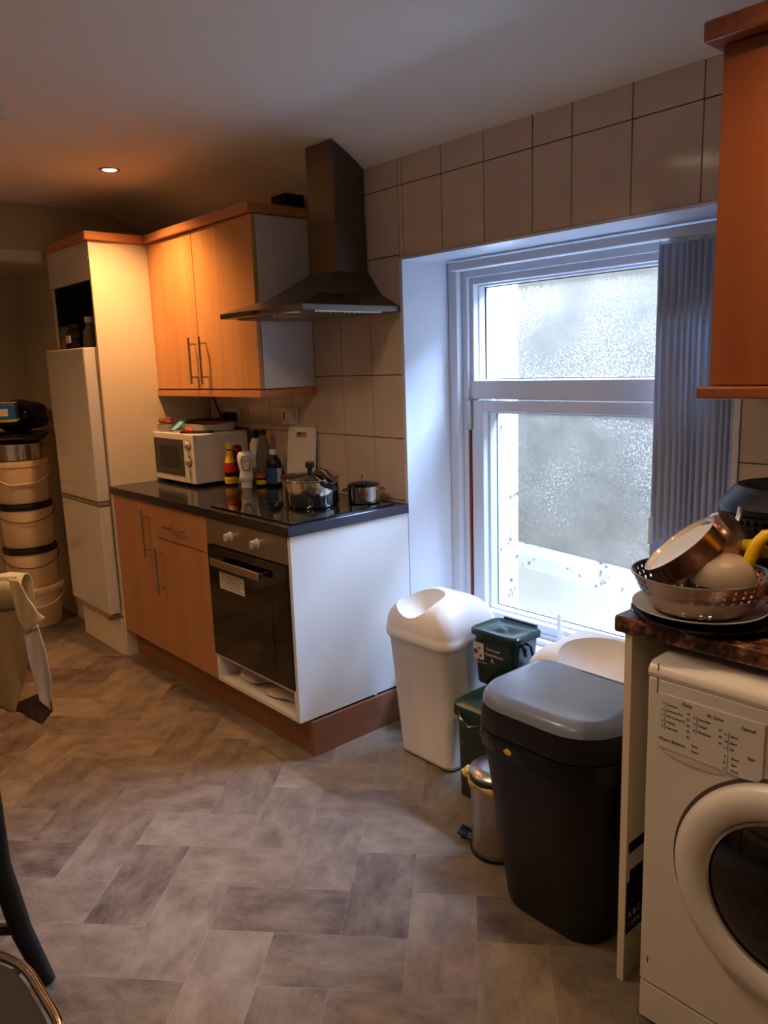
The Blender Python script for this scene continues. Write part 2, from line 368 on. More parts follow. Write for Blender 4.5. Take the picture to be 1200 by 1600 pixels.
# plain walls
struct(finish('wall_right', BX(XR, XR+.1, YB, .3, 0, 2.5), 'paint', smooth=False))
struct(finish('wall_front', BX(-3.1, XR, YB-.1, YB, 0, 2.5), 'paint', smooth=False))
bm = bmesh.new()
box(bm, XL-.1, XL, -1.75, .01, 2.066, 2.5); box(bm, XL-.1, XL, YB, -1.75, 0, 2.5)
box(bm, -3.0, -2.9, -1.75, -.5, 0, 2.3); box(bm, -3.0, XL-.06, -.51, .36, 0, 2.3); box(bm, -3.0, XL-.1, -1.85, -1.75, 0, 2.3)
box(bm, -2.9, XL-.1, -1.75, -.51, 2.066, 2.3)
struct(finish('wall_left', bm, 'wallpaint', smooth=False))
struct(finish('trim_1', BX(XL-.102, XL+.004, -1.75, -.608, 2.062, 2.118), 'white', smooth=False, bevel=.003))

# outside: light well wall with its painted foot, side return
bm = bmesh.new(); box(bm, -3.2, 3.4, 1.2, 1.4, -.6, 2.25)
struct(finish('wall_outside', bm, 'outwall', smooth=False))
bm = bmesh.new()
prism(bm, [(1.2, .45), (1.14, .41), (1.12, .34), (1.10, -.6), (1.2, -.6)], -3.2, 3.4, axis='x')
o = struct(finish('wall_outside_foot', bm, 'outwhite', smooth=False)); o.rotation_euler = (0, math.radians(3.2), 0)
struct(finish('floor_outside', BX(-3.2, 3.4, WY, 1.2, -.7, -.6), 'outwall', smooth=False))
struct(finish('wall_outside_return', BX(-.5, .085, .425, .60, -.6, 2.25), 'outwhite', smooth=False))

# window
win = thing('window_1', None, None, ((OX0+OX1)/2, .3, OZ0)); struct(win)
finish('jamb_lining', BX(OX0-.003, OX0+.006, .0, .262, OZ0, OZ1), 'upvc', win, smooth=False, bevel=.001)
finish('jamb_lining', BX(OX1-.006, OX1+.003, .0, .262, OZ0, OZ1), 'upvc', win, smooth=False, bevel=.001)
finish('head_lining', BX(OX0-.003, OX1+.003, -.004, .262, OZ1-.004, OZ1+.006), 'upvc', win, smooth=False, bevel=.001)
bm = bmesh.new(); box(bm, OX0-.003, OX0+.014, -.005, .001, .87, OZ1); box(bm, OX1-.01, OX1+.008, -.005, .001, .91, OZ1)
finish('corner_bead', bm, 'upvc', win, smooth=False)
finish('sill_board', BX(OX0, OX1, -.012, .262, OZ0-.012, OZ0+.012), 'upvc', win, smooth=False, bevel=.004)
bm = bmesh.new()
FX0, FX1 = OX0+.006, OX1-.006
def rect_frame(bm, x0, x1, z0, z1, y0, y1, wl, wr, wb, wt):
    box(bm, x0, x0+wl, y0, y1, z0, z1); box(bm, x1-wr, x1, y0, y1, z0, z1)
    box(bm, x0+wl, x1-wr, y0, y1, z0, z0+wb); box(bm, x0+wl, x1-wr, y0, y1, z1-wt, z1)
rect_frame(bm, FX0, FX1, OZ0+.012, OZ1-.004, .255, .36, .047, .047, .02, .02)
rect_frame(bm, FX0+.047, FX1-.047, OZ0+.02, OZ1-.02, .285, .36, .03, .03, .03, .045)
finish('frame', bm, 'upvc', win, smooth=False, bevel=.003)
bm = bmesh.new(); rect_frame(bm, FX0+.075, FX1-.075, 1.372, OZ1-.062, .300, .40, .022, .022, .018, .03)
rect_frame(bm, FX0+.092, FX1-.092, 1.385, 1.772, .33, .40, .010, .010, .008, .010)
finish('fixed_frame', bm, 'upvc', win, smooth=False, bevel=.003)
finish('transom', BX(FX0+.07, FX1-.07, .30, .36, 1.315, 1.374), 'upvc', win, smooth=False, bevel=.003)
sash = bmesh.new(); rect_frame(sash, FX0+.088, FX1-.088, .372, 1.308, .292, .36, .062, .062, .052, .042)
rect_frame(sash, FX0+.148, FX1-.148, .420, 1.268, .325, .385, .012, .012, .012, .012)
sash = finish('opening_sash', sash, 'upvc', win, smooth=False, bevel=.003)
finish('glass_pane', BX(FX0+.155, FX1-.155, .372, .378, .428, 1.260), 'winglass', sash, smooth=False)
gk = bmesh.new(); rect_frame(gk, FX0+.157, FX1-.157, .430, 1.258, .366, .371, .004, .004, .004, .004)
finish('gasket', gk, 'black', sash, smooth=False)
finish('fixed_pane', BX(FX0+.096, FX1-.096, .372, .378, 1.390, 1.764), 'winglass', win, smooth=False)
gk = bmesh.new(); rect_frame(gk, FX0+.101, FX1-.101, 1.392, 1.763, .366, .371, .004, .004, .004, .004)
finish('gasket', gk, 'black', win, smooth=False)
bm = bmesh.new(); box(bm, FX0+.078, FX0+.084, .284, .31, .36, 1.20)
finish('weather_strip', bm, 'soil', win, smooth=False)
finish('hinge_cover', BX(FX0+.072, FX0+.094, .280, .30, 1.19, 1.31), 'steel', win, smooth=False, bevel=.002)
bm = bmesh.new(); box(bm, .535, .575, .276, .293, .385, .405); tube(bm, [(.556, .284, .40), (.556, .268, .41), (.556, .262, .43), (.556, .262, .50)], [.009, .009, .009, .007])
finish('handle', bm, 'upvc', sash, bevel=.001)

# vertical blind, drawn to the right side of the window
bl = thing('vertical_blind', 'grey vertical blind bunched at the right side of the window', 'blind', (1.12, .2, .86))
finish('headrail', BX(.085, 1.30, .178, .222, 1.816, 1.846), 'upvc', bl, smooth=False, bevel=.004)
rng = random.Random(4)
nv = 15
for k in range(nv):
    x = 1.005 + k*.0205
    h = thing_bm = bmesh.new()
    zb = .86 if k else .80
    ring = []
    a = math.radians(68 + rng.uniform(-5, 5)); dx, dy = math.cos(a)*.0445, math.sin(a)*.0445
    cols = 7
    rows = [1.80, 1.5, 1.2, zb+.03, zb]
    V = []
    for z in rows:
        V.append([h.verts.new((x+dx*t+.004*math.sin(2.2*t+k), .2+dy*t, z)) for t in [2*i/(cols-1)-1 for i in range(cols)]])
    for r0_, r1_ in zip(V, V[1:]):
        for i in range(cols-1): h.faces.new((r0_[i], r0_[i+1], r1_[i+1], r1_[i]))
    o = finish('vane', h, 'blind', bl)
    s = o.modifiers.new('thick', 'SOLIDIFY'); s.thickness = .0012
    finish('carrier', BX(x-.007, x+.007, .19, .21, 1.80, 1.818), 'white', bl, smooth=False, bevel=.002)
bm = bmesh.new(); tube(bm, [(.985, .165, 1.81), (.984, .163, .93)], .0022, n=6)
finish('wand', bm, 'white', bl)
bm = bmesh.new(); box(bm, .977, .99, .157, .169, .86, .95)
finish('wand_weight', bm, 'white', bl, smooth=False, bevel=.002)

# ------------------------------------------------------------------ handles shared by cabinets
def bar_handle(parent, a, b, y, stand=.034, r=.0055, name='handle'):
    """bar from a to b (x,z pairs) standing off the door face at y"""
    bm = bmesh.new(); (xa, za), (xb, zb) = a, b
    yy = y-stand; tube(bm, [(xa, yy, za), (xb, yy, zb)], r, n=10)
    for t in (.14, .86):
        x, z = xa+(xb-xa)*t, za+(zb-za)*t; tube(bm, [(x, yy, z), (x, y+.001, z)], r*.8, n=8)
    return finish(name, bm, 'steel', parent)

WT, WB = .91, .872          # worktop top and underside
CF = -.565                  # front of base carcasses
DF = -.585                  # front of the doors
XT = -1.563
# ---- tall housing
th = thing('fridge_housing', 'tall cream fridge housing with open niche at left end of kitchen', 'cabinet', (-1.85, -.3, 0))
finish('side_panel', BX(XT-.018, XT, DF, -.001, 0, 2.098), 'cream', th, smooth=False, bevel=.001)
bm = bmesh.new(); box(bm, -2.137, -2.119, -.578, -.001, 0, 2.098)
finish('left_panel', bm, 'cream', th, smooth=False, bevel=.001)
bm = bmesh.new(); box(bm, -2.13, XT-.019, DF, DF+.018, 1.921, 2.098)
finish('top_panel', bm, 'white', th, smooth=False, bevel=.001)
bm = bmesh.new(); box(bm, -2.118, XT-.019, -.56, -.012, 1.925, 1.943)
finish('niche_top', bm, 'dark', th, smooth=False)  # coloured near black for the niche's shade
finish('niche_shade_lining', BX(-2.1185, -2.112, -.567, -.012, 1.604, 1.924), 'dark', th, smooth=False)  # linings added to paint the unlit niche black, like its top and back
finish('niche_shade_lining', BX(XT-.024, XT-.0185, -.567, -.012, 1.604, 1.924), 'dark', th, smooth=False)
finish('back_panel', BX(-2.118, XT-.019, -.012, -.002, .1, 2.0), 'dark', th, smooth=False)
finish('kick_board', BX(-2.118, XT-.019, -.60, -.585, .002, .205), 'fridgeside', th, smooth=False, bevel=.001)
bm = bmesh.new(); box(bm, -2.139, XT+.016, DF-.02, -.002, 2.099, 2.140)
finish('cornice', bm, 'beechh', th, smooth=False, bevel=.006)
finish('screw_cap', LA([(.006, 0), (.006, .003), (.003, .005)], n=12, mtx=Matrix.Translation((XT-.009, DF, 2.02)) @ Matrix.Rotation(pi/2, 4, 'X')), 'white', th)
# ---- fridge freezer
fz = thing('fridge_freezer', 'glossy white fridge freezer standing inside the tall cream housing', 'fridge freezer', (-1.85, -.35, .14))
finish('body', BX(-2.112, -1.588, -.585, -.03, .207, 1.602), 'fridgeside', fz, smooth=False, bevel=.006)
for z0, z1 in ((.235, .806), (.830, 1.598)):
    d = finish('door', BX(-2.112, -1.585, -.652, -.592, z0, z1), ['fridge'], fz, smooth=False, bevel=.007, seg=3)
    finish('door_gasket', BX(-2.10, -1.595, -.591, -.586, z0+.01, z1-.01), 'ring', d, smooth=False)
finish('door_trim', BX(-2.112, -1.583, -.655, -.60, .809, .826), 'ring', fz, smooth=False, bevel=.003)
bm = bmesh.new(); box(bm, -1.60, -1.583, -.66, -.60, .208, .228)
finish('lower_hinge', bm, 'steel', fz, smooth=False, bevel=.002)
# ---- items in niche above the fridge
def jar(name, label, cat, x, y, z, prof, m, lid=None, lidm='black', group=None, parts=()):
    t = thing(name, label, cat, (x, y, z), group=group)
    finish('body', LA(prof, n=28), m, t, local=True)
    if lid: finish('cap', LA(lid, n=28), lidm, t, local=True)
    for pn, pb, pm in parts: finish(pn, pb, pm, t, local=True)
    return t
ZN = 1.603
jar('glass_jar', 'clear glass jar on top of the fridge, leftmost in the niche', 'jar', -2.060, -.535, ZN,
    [(.04, 0), (.045, .004), (.045, .09), (.04, .105), (.041, .12), (.037, .12), (.036, .105), (.041, .088), (.041, .01)], 'glassy')
jar('storage_jar', 'round dark jar with a pale label between two glass jars on the fridge', 'jar', -1.961, -.525, ZN,
    [(.04, 0), (.055, .01), (.062, .05), (.055, .09), (.04, .105)], 'brown', [(.042, .1055), (.042, .125), (.038, .13)], 'black',
    parts=[('label_paper', LA([(.0595, .03), (.0628, .05), (.0595, .07)], n=28, cap0=False, cap1=False, mtx=None), 'pink')] if False else
    [('label_paper', BX(-.01, .035, -.063, -.052, .03, .068), 'lab')])
jar('glass_bottle', 'squat pale glass bottle on the fridge at right side of niche', 'bottle', -1.757, -.540, ZN,
    [(.032, 0), (.036, .005), (.036, .08), (.02, .1), (.018, .125)], 'glassy', [(.021, .1255), (.021, .15), (.018, .153)], 'lab')
o = tag(finish('paper_sachet', BX(-.03, .03, -.004, .004, 0, .055, mtx=Matrix.Translation((-2.008, -.590, ZN+.004)) @ Matrix.Rotation(-.25, 4, 'X')), 'soil', smooth=False, bevel=.002),
        'small brown sachet leaning before the jars on the fridge', 'sachet')

# ---- base cabinets
def carcass(x0, x1, name, label, depth0=CF):
    t = thing(name, label, 'cabinet', ((x0+x1)/2, -.28, .15))
    bm = bmesh.new()
    box(bm, x0, x0+.018, depth0, -.01, .15, WB-.001); box(bm, x1-.018, x1, depth0, -.01, .15, WB-.001)
    box(bm, x0+.018, x1-.018, depth0, -.01, .15, .168); box(bm, x0+.018, x1-.018, -.022, -.01, .168, WB-.001)
    finish('carcass', bm, 'white', t, smooth=False)
    return t
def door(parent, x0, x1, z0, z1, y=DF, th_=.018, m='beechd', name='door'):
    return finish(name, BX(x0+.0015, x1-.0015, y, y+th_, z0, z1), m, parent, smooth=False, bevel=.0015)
c1 = carcass(XT+.001, -1.087, 'base_cabinet', 'beech base cabinet with one tall door beside the fridge housing')
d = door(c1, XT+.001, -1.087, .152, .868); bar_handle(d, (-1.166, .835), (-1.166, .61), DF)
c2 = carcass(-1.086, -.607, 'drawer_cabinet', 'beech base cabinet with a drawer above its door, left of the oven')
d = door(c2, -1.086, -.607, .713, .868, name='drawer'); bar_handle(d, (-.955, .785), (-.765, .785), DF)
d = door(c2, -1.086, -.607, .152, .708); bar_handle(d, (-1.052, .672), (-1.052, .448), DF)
# oven housing
ho = thing('oven_housing', 'white oven housing cabinet with big white end panel facing the window', 'cabinet', (-.3, -.28, .15))
bm = bmesh.new(); box(bm, -.606, -.588, CF-.018, -.01, .15, WB-.001); box(bm, -.588, -.019, CF-.018, -.01, .15, .168); box(bm, -.588, -.019, CF-.010, -.01, .262, .276); box(bm, -.588, -.019, -.03, -.02, .17, .26)
finish('carcass', bm, 'white', ho, smooth=False, bevel=.001)
finish('end_panel', BX(-.018, 0, DF, -.001, .15, WB-.001), 'white', ho, smooth=False, bevel=.001)
bm = bmesh.new(); rect_frame(bm, -.606, -.018, .15, .274, DF, DF+.008, .014, .012, .016, .010)
finish('niche_edging', bm, 'cream', ho, smooth=False, bevel=.001)
# oven
ov = thing('built_in_oven', 'built-in oven with steel control strip and black glass door', 'oven', (-.31, -.3, .28))
finish('body', BX(-.585, -.022, -.564, -.06, .279, .865), 'black', ov, smooth=False)
cp = finish('control_panel', BX(-.604, -.0195, -.590, -.566, .762, .868), 'ovenpanel', ov, smooth=False, bevel=.002)
for x in (-.405, -.212):
    k = finish('knob', LA([(.021, 0), (.021, .006), (.017, .009), (.016, .026), (.013, .029)], n=28, mtx=Matrix.Translation((x, -.590, .815)) @ Matrix.Rotation(pi/2, 4, 'X')), 'knob', cp)
    finish('grip', BX(x-.003, x+.003, -.623, -.6185, .803, .829), 'knob', k, smooth=False, bevel=.001)
od = finish('door', BX(-.604, -.0195, -.592, -.566, .276, .758), 'blackglass', ov, smooth=False, bevel=.002)
finish('inner_window', BX(-.50, -.13, -.5930, -.592, .33, .62), 'blackglass', od, smooth=False)
bm = bmesh.new(); box(bm, -.53, -.165, -.626, -.616, .682, .714); box(bm, -.52, -.50, -.617, -.591, .69, .706); box(bm, -.195, -.175, -.617, -.591, .69, .706)
finish('handle', bm, 'steel', od, smooth=False, bevel=.003)
st = finish('rating_sticker', BX(-.515, -.325, -.5936, -.592, .583, .654), 'lab', od, smooth=False)
bm = bmesh.new()
for i in range(6): box(bm, -.505, -.335-.02*(i % 2), -.5942, -.5936, .592+i*.010, .5945+i*.010)
finish('print', bm, 'ink', st, smooth=False)
# things in the niche below the oven
cloth_rng = random.Random(3)
def blob(cx, cy, cz, hx, hy, hz, seed, n=20, amp=.25):
    rg = random.Random(seed); ph = [rg.uniform(0, 6) for _ in range(6)]
    bm = bmesh.new(); bmesh.ops.create_icosphere(bm, subdivisions=3, radius=1)
    for v in bm.verts:
        p = v.co; s = 1+amp*(math.sin(3*p.x+ph[0])*math.sin(4*p.y+ph[1])+.5*math.sin(7*p.z+ph[2]+3*p.x))
        v.co = Vector((cx+hx*p.x*s, cy+hy*p.y*s, cz+max(-1, p.z*s)*hz))
    return bm
tag(finish('folded_cloth', blob(-.44, -.50, .192, .09, .05, .022, 2), 'cloth2'), 'crumpled pale cloth at the left in the slot under the oven', 'cloth')
tag(finish('paper_bundle', blob(-.20, -.50, .186, .09, .055, .016, 5), 'lab'), 'flat grey paper bundle at the right in the slot under the oven', 'paper')
# plinths
tag(finish('front_plinth', BX(XT+.001, -.010, -.530, -.512, .002, .148), 'plinth', smooth=False, bevel=.001), 'long wooden kickboard under the base cabinet doors and oven', 'plinth')
tag(finish('end_plinth', BX(-.009, .008, -.533, -.01, .002, .140), 'plinthy', smooth=False, bevel=.001), 'short wooden kickboard under the white end panel beside the white bin', 'plinth')
# worktop
bm = bmesh.new(); box(bm, XT+.001, .010, -.600, -.001, WB, WT)
for f in bm.faces:
    if f.calc_center_median().x > .005: f.material_index = 1
tag(finish('worktop', bm, ['granite', 'granedge'], smooth=True, bevel=.004, seg=3), 'glossy black worktop carrying the microwave and black hob', 'worktop')
# hob
hb = thing('ceramic_hob', 'black glass hob set into the worktop under the cooker hood', 'hob', (-.3, -.31, WT))
finish('glass_top', BX(-.60, -.02, -.565, -.055, WT+.0005, WT+.006), 'blackglass', hb, smooth=False, bevel=.002)
for x, y, r in ((-.46, -.44, .10), (-.17, -.44, .075), (-.46, -.18, .075), (-.17, -.18, .10)):
    bm = bmesh.new(); n = 48
    A = [[bm.verts.new((x+rr_*math.cos(2*pi*k/n), y+rr_*math.sin(2*pi*k/n), WT+.0063)) for k in range(n)] for rr_ in (r, r-.0025)]
    for k in range(n): bm.faces.new((A[0][k], A[0][(k+1) % n], A[1][(k+1) % n], A[1][k]))
    finish('heating_zone', bm, 'ink', hb)

# ---- wall cabinet
XW1 = -.588
wc = thing('wall_cabinet', 'beech wall cabinet with two tall doors left of cooker hood', 'cabinet', (-1.07, -.15, 1.35))
finish('carcass', BX(XT+.001, XW1-.0005, -.268, -.001, 1.383, 2.098), 'white', wc, smooth=False, bevel=.001)
for x0, x1, hx in ((XT+.001, -1.098, -1.132), (-1.097, XW1, -1.030)):
    d = door(wc, x0, x1, 1.383, 2.096, y=-.290, m='beech'); bar_handle(d, (hx, 1.622), (hx, 1.408), -.290, name='handle')
bm = bmesh.new(); box(bm, XT+.001, XW1+.002, -.294, -.272, 1.346, 1.376); box(bm, XW1-.016, XW1+.002, -.272, -.001, 1.346, 1.376)
finish('pelmet', bm, 'beechh', wc, smooth=False, bevel=.002)
bm = bmesh.new(); box(bm, XT+.017, XW1+.018, -.312, -.002, 2.100, 2.140)
finish('cornice', bm, 'beechh', wc, smooth=False, bevel=.006)
tag(finish('small_box', BX(-.68, -.575, -.12, -.02, 2.141, 2.192), 'dark', smooth=False, bevel=.003), 'small dark box on top of the wall cabinet against the hood duct', 'box')

# ---- cooker hood
hd = thing('cooker_hood', 'brushed steel chimney cooker hood above the hob', 'cooker hood', (-.29, -.2, 1.67))
bm = bmesh.new()
rings = [[(x0, y0, z), (x1, y0, z), (x1, -.003, z), (x0, -.003, z)] for x0, x1, y0, z in ((-.575, -.010, -.470, 1.668), (-.575, -.010, -.470, 1.688), (-.46, -.115, -.31, 1.740), (-.375, -.19, -.165, 1.832))]
loft(bm, rings)
finish('canopy', bm, 'steelh', hd, smooth=False, bevel=.0015)
for x0, x1 in ((-.555, -.30), (-.29, -.03)):
    fl = bmesh.new(); box(fl, x0, x1, -.40, -.08, 1.663, 1.6675)
    for i in range(14): box(fl, x0+.01, x1-.01, -.39+i*.022, -.382+i*.022, 1.661, 1.6635)
    finish('grease_filter', fl, 'steel', hd, smooth=False)
for i in range(4):
    finish('button', LA([(.004, 0), (.004, .004)], n=10, mtx=Matrix.Translation((-.335+i*.015, -.470, 1.678)) @ Matrix.Rotation(pi/2, 4, 'X')), 'black', hd)
bm = bmesh.new(); prism(bm, [(-.159, 1.826), (-.159, 2.315), (-.12, 2.297), (-.08, 2.275), (-.04, 2.251), (-.005, 2.226), (-.005, 1.826)], -.365, -.198, axis='x')
ch = finish('chimney', bm, 'steelh', hd, smooth=False, bevel=.0015)
bm = bmesh.new(); prism(bm, [(-.163, 1.826), (-.163, 2.02), (-.004, 2.02), (-.004, 1.826)], -.369, -.194, axis='x')
finish('lower_chimney', bm, 'steelh', hd, smooth=False, bevel=.0015)
finish('lamp', LA([(.028, 0), (.028, .003)], c=(-.12, -.435, 1.6645), n=20), 'lab', hd)

# ---- sockets
sk = thing('double_socket', 'double wall socket with two black plugs behind the microwave', 'socket', (-1.30, 0, 1.16))
finish('face_plate', BX(-1.395, -1.245, -.011, 0, 1.178, 1.272), 'white', sk, smooth=False, bevel=.003)
for x in (-1.352, -1.288):
    bm = bmesh.new(); loft(bm, [[(x+a, y, 1.222+b) for a, b in rr(hx, hz, .01, 3)] for y, hx, hz in ((-.0115, .024, .028), (-.035, .022, .026), (-.048, .014, .018))])
    tube(bm, [(x, -.03, 1.20), (x+.003, -.032, 1.15), (x+.01, -.03, 1.05), (x+.02, -.03, .93)], .0035, n=6)
    finish('plug', bm, 'black', sk)
sw = thing('spur_switch', 'white fused switch with a red rocker above the chopping board', 'switch', (-.79, 0, 1.2))
finish('face_plate', BX(-.855, -.735, -.012, 0, 1.200, 1.288), 'white', sw, smooth=False, bevel=.003)
finish('fuse_box', BX(-.80, -.74, -.034, -.013, 1.206, 1.282), 'white', sw, smooth=False, bevel=.004)
finish('rocker', BX(-.835, -.818, -.018, -.0125, 1.225, 1.262), 'red', sw, smooth=False, bevel=.002)
tag(finish('power_cable', TU([(-1.50, -.02, 1.36), (-1.49, -.015, 1.33), (-1.45, -.012, 1.26), (-1.40, -.02, 1.21), (-1.37, -.03, 1.185)], .004, n=7), 'black'), 'black power cable running down from the wall cabinet to socket', 'cable')

# ---- microwave
mwv = thing('microwave_oven', 'white microwave with two dials at left end of the worktop', 'microwave', (-1.34, -.19, WT))
X0, X1, Y0, Y1, Z0, Z1 = -1.553, -1.125, -.345, -.04, .926, 1.166
finish('body', BX(X0, X1, Y0+.018, Y1, Z0, Z1), 'appl', mwv, smooth=False, bevel=.006)
finish('facia', BX(X1-.098, X1, Y0, Y0+.017, Z0, Z1), 'appl', mwv, smooth=False, bevel=.003)
d = finish('door', BX(X0, X1-.100, Y0, Y0+.017, Z0, Z1), 'appl', mwv, smooth=False, bevel=.003)
wd = finish('door_glass', BX(X0+.008, X1-.104, Y0-.002, Y0, Z0+.03, Z1-.028), 'blackglass', d, smooth=False, bevel=.0008)
finish('mesh_window', BX(X0+.07, X1-.155, Y0-.003, Y0-.002, Z0+.065, Z1-.065), 'greypad', wd, smooth=False)
for z in (1.115, 1.035):
    k = finish('dial', LA([(.024, 0), (.024, .004), (.017, .006), (.015, .020), (.012, .022)], n=24, mtx=Matrix.Translation((X1-.05, Y0, z)) @ Matrix.Rotation(pi/2, 4, 'X')), 'knob', mwv)
    finish('dial_ring', LA([(.027, 0), (.027, .0015)], n=24, mtx=Matrix.Translation((X1-.05, Y0, z)) @ Matrix.Rotation(pi/2, 4, 'X')), 'ink', k)
finish('release_mark', BX(X1-.052, X1-.048, Y0-.001, Y0, .945, .985), 'ink', mwv, smooth=False)
for x in (X0+.03, X1-.03):
    for y in (Y0+.05, Y1-.03): finish('foot', LA([(.012, 0), (.014, .0155)], c=(x, y, WT+.0005), n=14), 'black', mwv)
# on the microwave
bm = bmesh.new(); loft(bm, rrings([(1.167, -1.32, -.15, .13, .075, .03), (1.171, -1.32, -.15, .138, .084, .035), (1.203, -1.32, -.15, .150, .094, .04), (1.206, -1.32, -.15, .156, .098, .042), (1.203, -1.32, -.15, .144, .088, .04), (1.178, -1.32, -.15, .132, .08, .03)]), cap1=True)
tag(finish('oven_dish', bm, 'plate'), 'white rectangular dish on top of the microwave', 'dish')
tag(finish('round_tub', LA([(.034, 0), (.038, .004), (.042, .034), (.044, .038), (.040, .036), (.035, .008)], c=(-1.497, -.298, 1.167), n=28), 'plate'), 'small white round tub at front left corner of microwave top', 'tub')
tag(finish('snack_packet', blob(-1.49, -.295, 1.222, .05, .035, .015, 8), 'soil'), 'reddish brown snack packet lying on the small white tub', 'packet')
bm = bmesh.new(); box(bm, -.018, .018, -.05, .05, 0, .004, mtx=Matrix.Translation((-1.395, -.272, 1.200)) @ Matrix.Rotation(.35, 4, 'Z') @ Matrix.Rotation(.5, 4, 'X'))
tag(finish('wrapper_strip', bm, 'lblue', smooth=False), 'light blue wrapper hanging over front edge of white dish', 'wrapper')
bm = blob(-1.232, -.325+.02, 1.183, .022, .014, .013, 11)
tag(finish('sweet_wrapper', bm, 'pink'), 'small pink crumpled wrapper in front of the white dish', 'wrapper')
tag(finish('flat_lid', LA([(.105, 0), (.11, .004), (.09, .012), (.03, .016)], c=(-1.375, -.13, 1.2085), n=36), 'black'), 'round black pan lid lying on the white dish', 'lid')
tag(finish('magazine', BX(-.07, .09, -.045, .045, 0, .006, mtx=Matrix.Translation((-1.25, -.17, 1.2085)) @ Matrix.Rotation(.3, 4, 'Z')), 'soil', smooth=False, bevel=.001), 'brown booklet lying flat beside the black lid', 'booklet')
tag(finish('remote_control', BX(-.08, .08, -.022, .022, 0, .010, mtx=Matrix.Translation((-1.215, -.285+.01, 1.1675)) @ Matrix.Rotation(.62, 4, 'Z')), 'black', smooth=False, bevel=.003), 'slim black slab lying on right front corner of microwave', 'remote control')

# ---- bottles and jars on the worktop
def bottle(name, label, x, y, prof, m, cap, capm, parts=()):
    return jar(name, label, 'bottle', x, y, WT+.0005, prof, m, cap, capm, parts=parts)
def band(r, z0, z1): return LA([(r, z0), (r, z1)], n=28, cap0=False, cap1=False)
def facing(x, y):   # rotation that turns local -y towards the room's middle
    return math.atan2(CY-y, CX-x) + pi/2
t = bottle('sauce_bottle', 'slim brown sauce bottle with yellow cap and labels by microwave', -1.059, -.190,
       [(.027, 0), (.030, .004), (.030, .085), (.024, .115), (.015, .15), (.013, .178)], 'brown', [(.0165, .1785), (.0165, .205), (.015, .208)], 'yellow')
finish('lower_label', LA([(.0308, .012), (.0308, .045)], n=28, cap0=False, cap1=False), 'yellow', t, local=True)
finish('middle_label', LA([(.0308, .066), (.0308, .082), (.0255, .112)], n=28, cap0=False, cap1=False), 'red', t, local=True)
finish('neck_label', LA([(.0254, .113), (.0158, .15), (.0142, .172)], n=28, cap0=False, cap1=False), 'yellow', t, local=True)
rot = Matrix.Rotation(facing(-1.059, -.190), 4, 'Z')
finish('lettering', text_bm('MAGGI', .013, rot @ Matrix.Translation((-.022, -.0315, .022)) @ Matrix.Rotation(pi/2, 4, 'X')), 'red', t, local=True, smooth=False)
t = jar('ketchup_bottle', 'red ketchup bottle standing on its cap behind the white mayonnaise', 'bottle', -1.085, -.133, WT+.0005,
       [(.020, .03), (.023, .034), (.026, .06), (.029, .10), (.029, .15), (.025, .180), (.014, .192)], 'darkred', [(.022, 0), (.024, .002), (.020, .0295)], 'white')
t = jar('mayonnaise_bottle', 'white squeezy mayonnaise bottle standing upside down on white cap', 'bottle', -.915, -.19, WT+.0005,
       [(.024, .0305), (.030, .038), (.034, .056), (.029, .080), (.033, .10), (.039, .13), (.038, .155), (.030, .172), (.012, .178)], 'binwhite', [(.025, 0), (.027, .003), (.025, .030)], 'white')
rot = Matrix.Rotation(facing(-.915, -.19), 4, 'Z')
bm = bmesh.new(); prism(bm, [(-.014, .09), (.014, .09), (.024, .135), (.018, .158), (-.018, .158), (-.024, .135)], -.0402, -.036, axis='y'); bm.transform(rot)
kb = finish('keystone_label', bm, 'ink', t, local=True, smooth=False)
bm = bmesh.new(); prism(bm, [(-.012, .093), (.012, .093), (.021, .135), (.016, .155), (-.016, .155), (-.021, .135)], -.0406, -.0402, axis='y'); bm.transform(rot)
finish('keystone_face', bm, 'lab', kb, local=True, smooth=False)
finish('lettering', text_bm('HEINZ', .0125, rot @ Matrix.Translation((-.0185, -.0407, .130)) @ Matrix.Rotation(pi/2, 4, 'X')), 'red', kb, local=True, smooth=False)
jar('spice_jar', 'tiny jar with orange red lid between mayonnaise and blue-labelled bottle', 'jar', -.905, -.115, WT+.0005,
    [(.020, 0), (.024, .003), (.024, .036), (.019, .042)], 'brown', [(.0225, .0425), (.0225, .056), (.021, .058)], 'orange', parts=[('label_band', band(.0246, .012, .032), 'yellow')])
t = jar('vinegar_bottle', 'dark bottle with white cap and blue label before the chopping board', 'bottle', -.872, -.06, WT+.0005,
    [(.035, 0), (.038, .004), (.038, .10), (.030, .125), (.017, .142), (.016, .15)], 'brown', [(.019, .1505), (.019, .172), (.017, .174)], 'white')
finish('label_band', band(.0388, .014, .088), 'blue', t, local=True)
a0 = facing(-.872, -.06) - pi/2 + .35
bm = bmesh.new(); n = 10
A = [[bm.verts.new((.0396*math.cos(a0+.85*k/n), .0396*math.sin(a0+.85*k/n), z)) for k in range(n+1)] for z in (.02, .086)]
for k in range(n): bm.faces.new((A[0][k], A[0][k+1], A[1][k+1], A[1][k]))
finish('white_panel', bm, 'lab', t, local=True)
jar('glass_bottle', 'tall greenish glass bottle with dark cap against the tiles', 'bottle', -.968, -.052, WT+.0005,
    [(.038, 0), (.041, .005), (.041, .13), (.032, .18), (.017, .225), (.016, .24)], 'glassy', [(.018, .2405), (.018, .262), (.016, .264)], 'black')
jar('small_bottle', 'small dark bottle with pale neck half hidden behind the microwave', 'bottle', -1.05, -.045, WT+.0005,
    [(.028, 0), (.03, .004), (.03, .19), (.02, .21), (.018, .22)], 'binwhite', [(.02, .2205), (.02, .255), (.016, .26)], 'black')
